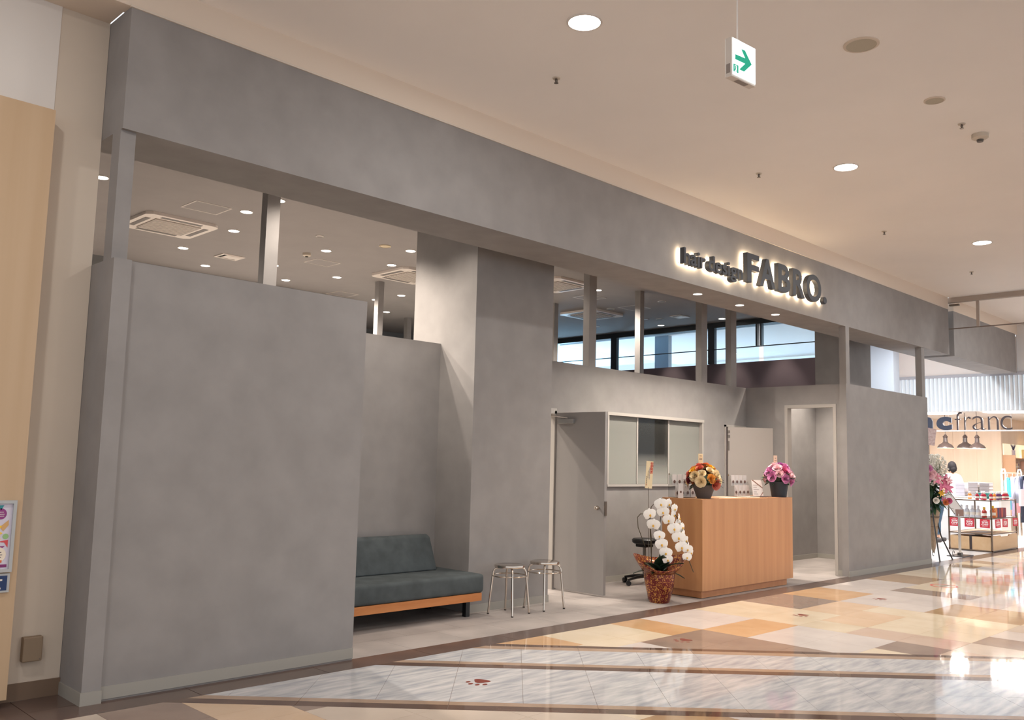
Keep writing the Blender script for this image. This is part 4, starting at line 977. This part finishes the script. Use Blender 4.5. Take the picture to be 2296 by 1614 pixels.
for x, lab in ((27.5, 'basket of yellow flowers in the lit niche'), (28.3, 'small green plant at the right end of the lit niche')):
    t = thing('plant_pot', lab, 'potted plant', (x, 7.42, 1.88)); B().lathe([(.07, 0), (.09, .12), (.085, .13)], 14).build('basket', mat('basket_brown', (168, 116, 84), .7), t, True)
    lb = B(); rr = random.Random(int(x*10))
    for i in range(26): lb.merge(leaf_b(rr.uniform(.06, .12), .02), Matrix.Translation((0, 0, .13)) @ Matrix.Rotation(rr.uniform(0, 6.3), 4, 'Z') @ Matrix.Rotation(-rr.uniform(.3, 1.3), 4, 'Y'))
    lb.build('foliage', mat('plant_yellow', (206, 196, 90), .6) if x < 28 else GREEN, t, kind='stuff')
# clothes rail
t = thing('clothes_rail', 'white clothes rail in the neighbouring shop', 'clothes rail', (23.4, 6.75, 0))
B().ring([(-.55, 0, 1.48), (.75, 0, 1.48)], .014, 8).build('rail', mat('rail_cream', (246, 236, 214), .4), t)
for x in (-.5, .7): B().ring([(x, -.04, 0), (x, -.04, 1.5), (x, -.02, 1.57), (x, .02, 1.57), (x, .04, 1.5), (x, .04, 0)], .02, 8).build('leg', SW_, t)
def garment(x, y, z, c, w, h, lab, cat='garment', stripe=None, rz=0.0):
    g_ = thing('hanging_garment', lab, cat, (x, y, z), rz)
    m_ = mat('cloth_%d_%d_%d' % c, c, .9)
    b = B(); prof = [(.02, 0), (w*.42, -.05), (w*.5, -.12), (w*.46, -.3), (w*.52, -h)]
    vs = []; fs = []
    for hw, zz_ in prof:
        for i in range(9):
            u = i/8*2-1; vs.append((hw*u, .03*math.sin(u*9)+(-.04*(1-u*u)), zz_))
    for i in range(4):
        for j in range(8): a = i*9+j; fs.append((a, a+1, a+10, a+9))
    o = b.add(vs, fs).build('cloth', m_, g_, True); so = o.modifiers.new('solid', 'SOLIDIFY'); so.thickness = .02
    B().ring([(0, -.02, -.02), (0, -.02, .05), (.02, -.02, .07), (.03, -.02, .05)], .004, 6).ring([(-w*.4, -.02, -.05), (0, -.02, 0), (w*.4, -.02, -.05)], .006, 6).build('hanger', SW_, g_)
    return g_
garment(23.1, 6.75, 1.38, (90, 190, 220), .42, .75, 'sky blue patterned cloth hanging on the white clothes rail')
garment(23.37, 6.72, 1.40, (206, 190, 226), .06, .95, 'lilac cloth next to the sky blue one on the rail')
garment(23.65, 6.72, 1.40, (236, 176, 186), .48, .85, 'pink shirt hanging in the middle of the white clothes rail')
garment(24.0, 6.74, 1.40, (244, 206, 206), .16, .85, 'pale pink garment right of the pink shirt on the rail')
garment(22.0, 6.02, 1.47, (44, 52, 74), .46, 1.05, 'navy shirt hanging at the right picture edge', rz=-.4)
garment(22.3, 6.3, 1.42, (206, 212, 232), .36, .6, 'pale blue top hanging left of the navy shirt', rz=-.4)
t = thing('tote_bag', 'white and pink canvas tote bag hanging by the navy shirt', 'bag', (21.72, 5.98, .78), -.5)
B().prism([(-.16, 0), (.16, 0), (.15, .36), (-.15, .36)], 'y', -.03, .03).build('bag', mat('tote_white', (240, 226, 232), .8), t)
B().ring([(-.09, -.03, .35), (-.05, -.03, .56), (.05, -.03, .56), (.09, -.03, .35)], .008, 6).build('handle', mat('tote_lilac', (200, 180, 220), .8), t)
# white display counter with boxes
t = thing('display_counter', 'white display counter behind the shelf unit in the neighbouring shop', 'counter', (21.3, 7.0, 0))
B().rbox(-.3, .3, -.75, 1.2, 0, .93, .01).build('body', SW_, t); B().box(-.32, .32, -.77, 1.22, .93, .955).build('top', SW_, t)
for i in range(3): B().box(-.303, -.3, -.7+.6*i, -.15+.6*i, .5, .88).build('drawer', mat('drawer_white', (236, 234, 234), .4), t)
rnd = random.Random(4); k = 0
for yy, hs, c, lab in ((7.75, 3, (236, 234, 240), 'white'), (7.45, 3, (244, 236, 232), 'cream'), (7.12, 4, (196, 192, 200), 'pale grey'), (6.85, 5, (170, 160, 160), 'grey'), (6.62, 4, (150, 142, 142), 'dark grey')):
    z = .955
    for q in range(hs):
        h_ = rnd.uniform(.055, .08); goods(21.25, z, c, .26, h_, .2, 'gift_box', '%s gift box in the %s stack on the display counter, %s from below' % (lab, lab, ('lowest', 'second', 'third', 'fourth', 'fifth')[q]), 'box', y=yy); z += h_+.001
# shelf unit in front
t = thing('display_rack', 'bronze framed display rack with wooden drawers in the shop front', 'display rack', (18.4, 5.66, 0))
BRZ = mat('bronze_frame', (130, 110, 94), .35, .7); RX, RY = 1.48, .76
for x in (0, RX):
    for y in (0, RY): B().box(x-.012, x+.012, y-.012, y+.012, 0, .97).build('post', BRZ, t)
for z, nm in ((.955, 'glass'), (.62, 'glass'), (.33, 'wood'), (.02, 'wood')):
    b = B().box(-.012, RX+.012, -.012, .012, z-.01, z+.01).box(-.012, RX+.012, RY-.012, RY+.012, z-.01, z+.01).box(-.012, .012, .012, RY-.012, z-.01, z+.01).box(RX-.012, RX+.012, .012, RY-.012, z-.01, z+.01)
    b.build('rail', BRZ, t)
    B().box(.012, RX-.012, .012, RY-.012, z-.004, z+.004).build('shelf_board', SW_ if nm == 'glass' else mat('rack_wood', (206, 168, 126), .5, rgb2=(214, 180, 140), scale=3, stretch=(.5, 3, 3)), t)
RWd = mat('rack_wood', (206, 168, 126), .5)
for y0, y1 in ((.02, .35), (.40, .74)): B().box(-.008, .6, y0, y1, .03, .275).build('drawer', RWd, t)
B().prism([(.02, .03), (1.46, .03), (1.46, .30), (1.0, .30), (.96, .27), (.5, .27), (.46, .30), (.02, .30)], 'y', -.01, .01).build('drawer', RWd, t)
B().box(.0, .6, .352, .398, .03, .29).build('divider', mat('rack_dark', (70, 60, 60), .5), t)
B().prism([(.3, .335), (.9, .335), (.8, .342), (.4, .342)], 'y', .2, .5).build('tray', mat('rack_tray', (120, 110, 110), .4), t)
# sale tags
RED = mat('tag_red', (208, 48, 66), .5); TW = mat('tag_white', (250, 244, 244), .5)
def tagcard(x, y, rz, tilt, lab, w=.17):
    g_ = thing('sale_tag', lab, 'sale sign', (x, y, .45), rz)
    Mt = Matrix.Rotation(tilt, 4, 'Y')
    c = B().box(-w/2, w/2, -.002, .002, 0, .16).xf(Mt).build('card', RED, g_)
    for tx, zz_, hh, ww in (('20%', .085, .036, .115), ('OFF', .040, .036, .115)):
        b = text_b(tx, 1, .001, .03, width=ww, height=hh); b.xf(Mt @ Matrix.Translation((-ww/2, -.003, zz_))).build('print', TW, c)
    B().box(-.035, .035, -.003, -.002, .136, .141).box(-.05, .05, -.003, -.002, .024, .028).xf(Mt).build('fine_print', TW, c)
    B().ring([(0, 0, .16), (0, .004, .175)], .002, 5).xf(Mt).build('clip', SW_, g_)
tagcard(18.375, 6.31, -PI/2+.12, 0, 'red 20 percent off card leftmost on the display rack')
tagcard(18.375, 6.04, -PI/2+.12, 0, 'red 20 percent off card second, behind the sign stand pole')
tagcard(18.375, 5.77, -PI/2+.12, .03, 'red 20 percent off card third, beside the front rack post')
tagcard(18.64, 5.62, -.25, -.06, 'narrow looking red sale card just right of the front rack post')
tagcard(19.05, 5.62, -.25, .03, 'narrow looking red sale card in the middle of the rack side')
tagcard(19.68, 5.62, -.25, .0, 'narrow looking red sale card at the far right rack post')
# bottles
def bottle_mesh(nm, c, cap, r, h):
    b = B().lathe([(r*.9, 0), (r, .01), (r, h*.62), (r*.45, h*.75), (r*.4, h*.82)], 12); b.m = 1
    b.lathe([(r*.45, h*.8), (r*.5, h*.82), (r*.5, h), (r*.3, h+.005)], 12); b.m = 2
    b.lathe([(r*1.03, h*.2), (r*1.03, h*.45)], 12)
    return b.mesh(nm, [mat('bottle_%d_%d_%d' % c, c, .2), mat('cap_%d_%d_%d' % cap, cap, .4), mat('goods_label', (232, 222, 210), .6)], True)
BMESH = {}
def bottle(x, y, z, c, lab, r=.035, h=.16, cap=(240, 236, 230), grp=None):
    k_ = (c, r, h, cap)
    if k_ not in BMESH: BMESH[k_] = bottle_mesh('bottle', *k_[:1], cap, r, h)
    o = bpy.data.objects.new('bottle', BMESH[k_]); C.objects.link(o); o.location = (x, y, z); tag(o, lab, 'bottle', grp)
rd_, og, pu = (176, 30, 50), (224, 140, 50), (92, 40, 92)
i = 0
for x, y, c, w in ((18.50, 5.80, rd_, 'front left on the rack top, pale cap'), (18.47, 5.92, rd_, 'behind the front left red one'), (18.60, 5.86, rd_, 'dark red, left cluster'), (18.74, 6.14, og, 'amber, left cluster'), (18.74, 5.92, pu, 'violet, left cluster'), (18.62, 5.72, rd_, 'red beside the front post'), (18.80, 5.72, og, 'amber right of the front post'),
                   (18.96, 5.72, pu, 'violet, first of three'), (19.05, 5.72, pu, 'violet, second of three'), (19.14, 5.72, pu, 'violet, third of three'), (19.36, 5.72, rd_, 'red, first of right three'), (19.46, 5.72, rd_, 'red, second of right three'), (19.56, 5.72, rd_, 'red, third of right three'), (18.95, 5.95, rd_, 'tall dark red at the back')):
    bottle(x, y, .965, c, 'fragrance bottle on the rack top: ' + w, .036, .15)
for x, c in ((19.2, (20, 130, 126)), (19.5, (20, 130, 126))):
    t = thing('teal_dish', 'teal dish behind the bottles on the rack top, %s' % ('left' if x < 19.4 else 'right'), 'dish', (x, 6.05, .965)); B().lathe([(.06, 0), (.07, .01), (.14, .12), (.13, .12)], 18).build('dish', mat('dish_teal', c, .4), t, True); B().lathe([(.065, -.0), (.065, .006)], 18).build('foot', mat('dish_teal', c, .4), t)
for j, y in enumerate((6.32, 6.22, 6.12, 6.02, 5.92)): bottle(18.50, y, .63, (214, 214, 220), 'clear silver bottle on the middle rack shelf, %s from left' % ('first', 'second', 'third', 'fourth', 'fifth')[j], .045, .22, (228, 228, 232))
bottle(18.46, 5.80, .63, (170, 60, 50), 'dark red pump bottle on the middle rack shelf with gold cap', .045, .2, (220, 180, 60))
bottle(18.75, 5.74, .63, (206, 110, 60), 'orange pump bottle with yellow cap on the middle rack shelf', .05, .22, (236, 196, 40))
for j in range(12):
    c = [(236, 170, 90), (214, 90, 60), (80, 50, 80), (60, 56, 90), (150, 40, 60), (100, 40, 60), (190, 60, 70), (214, 110, 60), (120, 40, 70), (150, 50, 70), (90, 40, 70), (170, 50, 60)][j]
    o = B().rbox(-.026, .026, -.03, .03, 0, .18, .006, 1).build('slim_carton', mat('goods_%d_%d_%d' % c, c, .5)); o.location = (18.84+.052*j, 5.735, .63)
    tag(o, 'slim coloured carton in the row on the middle rack shelf, %s from left' % ('first second third fourth fifth sixth seventh eighth ninth tenth eleventh twelfth'.split()[j]), 'carton', 'cartons on the middle rack shelf')
# sign stand
t = thing('sign_stand', 'silver menu sign stand with tilted board before the display rack', 'sign stand', (17.12, 5.80, 0))
B().prism([(-.26, -.14), (.26, -.14), (.26, .14), (-.26, .14)], 'z', 0, .012).build('base', mat('stand_base', (60, 56, 58), .3, .5), t)
B().box(-.05, .05, -.03, .03, .012, .06).build('socket', STEEL, t)
for dx in (-.03, .03): B().ring([(dx, 0, .05), (dx, 0, .74)], .013, 8).build('pole', CHROME, t)
Ms = Matrix.Translation((0, 0, .76)) @ Matrix.Rotation(math.radians(-35), 4, 'Z')
B().box(-.075, .075, -.02, .005, -.06, .06).xf(Ms).build('bracket', mat('bracket_brown', (150, 120, 110), .5), t)
Ms2 = Ms @ Matrix.Rotation(math.radians(-38), 4, 'Y')
b = B().box(-.085, .085, -.012, 0, .05, .42).xf(Ms2).build('board', SW_, t)
for sx in (-.09, .082): B().box(sx, sx+.008, -.016, .004, .03, .43).xf(Ms2).build('edge', STEEL, b)
# flower stand
t = thing('flower_stand', 'tall congratulation flower stand with wicker cone beside the grey wall end', 'flower stand', (16.0, 5.86, 0))
IR = mat('iron_black', (56, 52, 52), .5)
for pts in ([(-.30, -.22, 0), (-.16, -.10, .55), (-.09, -.02, 1.05), (-.05, 0, 1.12)], [(.28, -.22, 0), (.06, -.12, .40), (-.05, -.02, 1.0), (-.05, 0, 1.12)], [(-.1, .28, 0), (-.06, .16, .5), (-.05, 0, 1.12)], [(.22, .2, 0), (.15, .14, .35), (.12, .1, .75)]):
    B().ring(pts, .012, 8).build('leg', IR, t)
B().ring([(.12*math.cos(2*PI*i/24), .12*math.sin(2*PI*i/24), .72) for i in range(24)], .006, 6, True).build('hoop', IR, t)
for cx, cy, cz in ((.33, -.22, .10), (-.25, -.1, .12)): B().ring([(cx+.05*math.cos(i*.45)*(1-i*.02), cy, cz+.05*math.sin(i*.45)*(1-i*.02)) for i in range(13)], .005, 6).build('scroll', IR, t)
cone = B().lathe([(.015, .11), (.035, .18), (.085, .55), (.12, .84), (.125, .86), (.115, .86)], 22, (.03, 0, 0)).build('wicker_cone', mat('wicker', (176, 152, 128), .7, var=.15, scale=60, stretch=(1, 1, .3)), t, True)
for z in (.35, .55, .7, .84): 
    r_ = .015+.105*(z-.11)/.73
    B().ring([(.03+r_*1.06*math.cos(2*PI*i/22), r_*1.06*math.sin(2*PI*i/22), z) for i in range(22)], .005, 6, True).build('woven_band', mat('wicker_dark', (140, 116, 94), .7), cone)
rnd = random.Random(21)
lb = B()
for i in range(150):
    a = rnd.uniform(0, 2*PI); e = rnd.uniform(-.5, 1.2); l = rnd.uniform(.16, .34); zz_ = rnd.uniform(.86, 1.3)
    lb.merge(leaf_b(l, l*.12, .4), Matrix.Translation((.03, 0, zz_)) @ Matrix.Rotation(a, 4, 'Z') @ Matrix.Rotation(-e, 4, 'Y'))
lb.build('foliage', mat('stand_leaf', (52, 82, 56), .5, var=.4, scale=14), t, kind='stuff')
sb = B()
for i in range(700):
    a = rnd.uniform(0, 2*PI); r_ = .27*math.sqrt(rnd.random()); zz_ = 1.25+rnd.random()*.52
    k_ = 1-max(0, (zz_-1.5)/.35)**2*.6
    sb.ball((.02+r_*k_*math.cos(a), r_*k_*math.sin(a), zz_), rnd.uniform(.012, .022), 6)
sb.build('small_white_flowers', mat('baby_breath', (226, 220, 208), .8), t, kind='stuff')
st2 = B()
for i in range(60):
    a = rnd.uniform(0, 2*PI); r_ = .24*math.sqrt(rnd.random()); zz_ = 1.4+rnd.random()*.35
    st2.ring([(.02, 0, 1.1), (.02+r_*math.cos(a)*.6, r_*math.sin(a)*.6, 1.3), (.02+r_*math.cos(a), r_*math.sin(a), zz_)], .003, 4)
st2.build('sprigs', mat('sprig_green', (110, 120, 90), .7), t, kind='stuff')
def lily(p, s, dirv, c):
    b = B()
    for k_ in range(6): b.merge(leaf_b(1.0, .22, .35), Matrix.Rotation(k_*PI/3, 4, 'Z') @ Matrix.Rotation(-.55-(.15 if k_ % 2 else 0), 4, 'Y'))
    o = bpy.data.objects.new('lily', LM.setdefault(c, b.mesh('lily', petal_mat('lily_%d' % c[1], c), True))); C.objects.link(o); o.parent = t; o.location = p; o.scale = (s, s, s); o.rotation_euler = Vector(dirv).to_track_quat('Z', 'Y').to_euler()
LM = {}
vd = Vector((-.75, -.65, 0))
lp = (216, 120, 150); lo = (226, 120, 70); lpa = (236, 186, 190)
rt = Vector((.66, -.75, 0))
for u_, z, s, c in ((.10, 1.30, .17, lp), (.17, 1.22, .13, lp), (.0, 1.36, .11, lpa), (.20, 1.34, .09, lpa), (.12, 1.0, .07, lo), (.08, 1.12, .07, (236, 190, 70))):
    p_ = rt*u_+vd*.22; lily((p_.x, p_.y, z), s, (vd.x+rt.x*u_*2, vd.y+rt.y*u_*2, .25), c)
for u_, z, s, kd in ((-.12, 1.42, .085, 'pale'), (-.17, 1.36, .07, 'pink'), (-.06, 1.45, .06, 'pale'), (-.14, 1.52, .07, 'pink'), (.19, 1.0, .05, 'rosy'), (.14, .97, .05, 'orange'), (-.02, 1.0, .05, 'white')):
    p_ = rt*u_+vd*.24; place_flower(t, kd, (p_.x, p_.y, z), s, vd)
pr = B().ring([(-.02, 0, 1.1), (-.05, 0, 2.05)], .005, 6).build('placard_stick', IR, t)
Mq = Matrix.Translation((-.06, -.03, 1.93)) @ Matrix.Rotation(math.atan2(rt.y, rt.x), 4, 'Z') @ Matrix.Rotation(math.radians(8), 4, 'Y')
b = B().box(-.13, .07, -.003, .003, 0, .29).xf(Mq).build('placard', mat('placard_pale', (222, 206, 204), .7, rgb2=(196, 168, 168), scale=34), t)
# ------------------------------------------------------------------ PEOPLE IN THE NEIGHBOURING SHOP
SKIN = mat('skin', (226, 180, 152), .6); HAIR = mat('hair_black', (22, 20, 22), .85, spec=.2)
def skin_mesh(verts, edges, radii, name, m_, parent, sub=2):
    me = bpy.data.meshes.new(name); me.from_pydata(verts, edges, []); me.materials.append(m_)
    o = bpy.data.objects.new(name, me); C.objects.link(o); o.parent = parent
    sk = o.modifiers.new('skin', 'SKIN'); sk.use_smooth_shade = True
    for i, r_ in enumerate(radii):
        v = me.skin_vertices[0].data[i]; v.radius = r_ if isinstance(r_, tuple) else (r_, r_); v.use_root = i == 0
    s_ = o.modifiers.new('sub', 'SUBSURF'); s_.levels = s_.render_levels = sub
    return o
def person(lab, loc, rz, top, bottom, stride=.0, ponytail=False):
    t = thing('person', lab, 'person', loc, rz)             # faces -y
    H = [(0, 0, .92), (0, 0, 1.10), (0, .01, 1.28), (0, 0, 1.40), (0, -.01, 1.47),
         (.10, 0, .86), (.10, -.03-stride, .48), (.10, .02-stride*1.6, .08), (.10, -.14-stride*1.6, .03),
         (-.10, 0, .86), (-.10, -.01+stride, .48), (-.10, .06+stride*1.8, .08), (-.10, -.10+stride*1.8, .03),
         (.17, 0, 1.36), (.22, .02, 1.10), (.20, -.16, .95), (.19, -.22, .90), (-.17, 0, 1.36), (-.22, .02, 1.10), (-.20, -.16, .95), (-.19, -.22, .90)]
    E_ = [(0, 1), (1, 2), (2, 3), (3, 4), (0, 5), (5, 6), (6, 7), (7, 8), (0, 9), (9, 10), (10, 11), (11, 12), (3, 13), (13, 14), (14, 15), (15, 16), (3, 17), (17, 18), (18, 19), (19, 20)]
    Rr = [(.14, .10), (.12, .09), (.15, .10), (.09, .07), .045, .085, .055, .038, .03, .085, .055, .038, .03, .05, .038, .028, .03, .05, .038, .028, .03]
    skin_mesh(H, E_, Rr, 'body', SKIN, t)
    hb = B().ball((0, -.01, 1.58), .098, 16, 1.22, .82, .95); hb.ball((0, -.105, 1.57), .018, 8, 1.3).ball((.078, 0, 1.57), .022, 8, 1.4).ball((-.078, 0, 1.57), .022, 8, 1.4)
    hd_ = hb.build('head', SKIN, t, True)
    for sx in (-.032, .032): B().ball((sx, -.092, 1.60), .010, 8).build('eye', HAIR, hd_, True)
    B().box(-.022, .022, -.100, -.094, 1.525, 1.531).build('mouth', mat('lip', (180, 96, 90), .5), hd_)
    hr = B().ball((0, .018, 1.61), .108, 16, 1.12, .88, 1.0)
    if ponytail: hr.ball((0, .07, 1.54), .07, 10, 1.2)
    hr.ball((.07, .02, 1.56), .045, 8, 1.8).ball((-.07, .02, 1.56), .045, 8, 1.8)
    hr.build('hair', HAIR, t, True)
    for s in (1, -1):                                     # hands
        b = B().ball((.19*s, -.245, .885), .034, 8, 1.1, .6)
        for q in range(4): b.ring([(.19*s, -.26+.014*q, .868), (.19*s, -.272+.016*q, .83), (.188*s, -.268+.016*q, .80-.004*abs(q-1.5))], [.008, .0075, .006], 6)
        b.ring([(.185*s, -.268, .885), (.17*s, -.285, .86), (.168*s, -.288, .84)], [.009, .008, .006], 6); b.build('hand', SKIN, t, True)
    skin_mesh([(0, 0, .86), (0, 0, 1.10), (0, .01, 1.28), (0, 0, 1.385), (.17, 0, 1.36), (.215, .02, 1.14), (-.17, 0, 1.36), (-.215, .02, 1.14)], [(0, 1), (1, 2), (2, 3), (3, 4), (4, 5), (3, 6), (6, 7)],
              [(.17, .12), (.15, .11), (.175, .12), (.10, .085), .07, .062, .07, .062], 'shirt', top, t)
    skin_mesh([(0, 0, .95), (.10, 0, .86), (.10, -.03-stride, .48), (.10, .02-stride*1.6, .12), (-.10, 0, .86), (-.10, -.01+stride, .48), (-.10, .06+stride*1.8, .12)], [(0, 1), (1, 2), (2, 3), (0, 4), (4, 5), (5, 6)],
              [(.15, .11), .10, .075, .062, .10, .075, .062], 'trousers', bottom, t)
    for s, dy in ((.10, -stride*1.6-.04), (-.10, stride*1.8)):
        B().rbox(s-.045, s+.045, dy-.16, dy+.12, 0, .085, .03, 3).build('shoe', mat('shoe_dark', (50, 46, 50), .6), t, True)
    return t
STR = mat('shirt_stripe', (244, 244, 246), .8, rgb2=(190, 214, 226), scale=3, stretch=(9, 9, .01))
person('person with black hair in a white shirt behind the display counter, facing right', (22.4, 7.72, 0), math.radians(135), STR, mat('trousers_grey', (90, 92, 100), .8), 0, True)
person('person in blue jeans walking behind the flower stand', (20.0, 7.22, 0), math.radians(70), mat('jacket_white', (232, 232, 236), .8), mat('jeans_blue', (70, 96, 120), .9), .10)
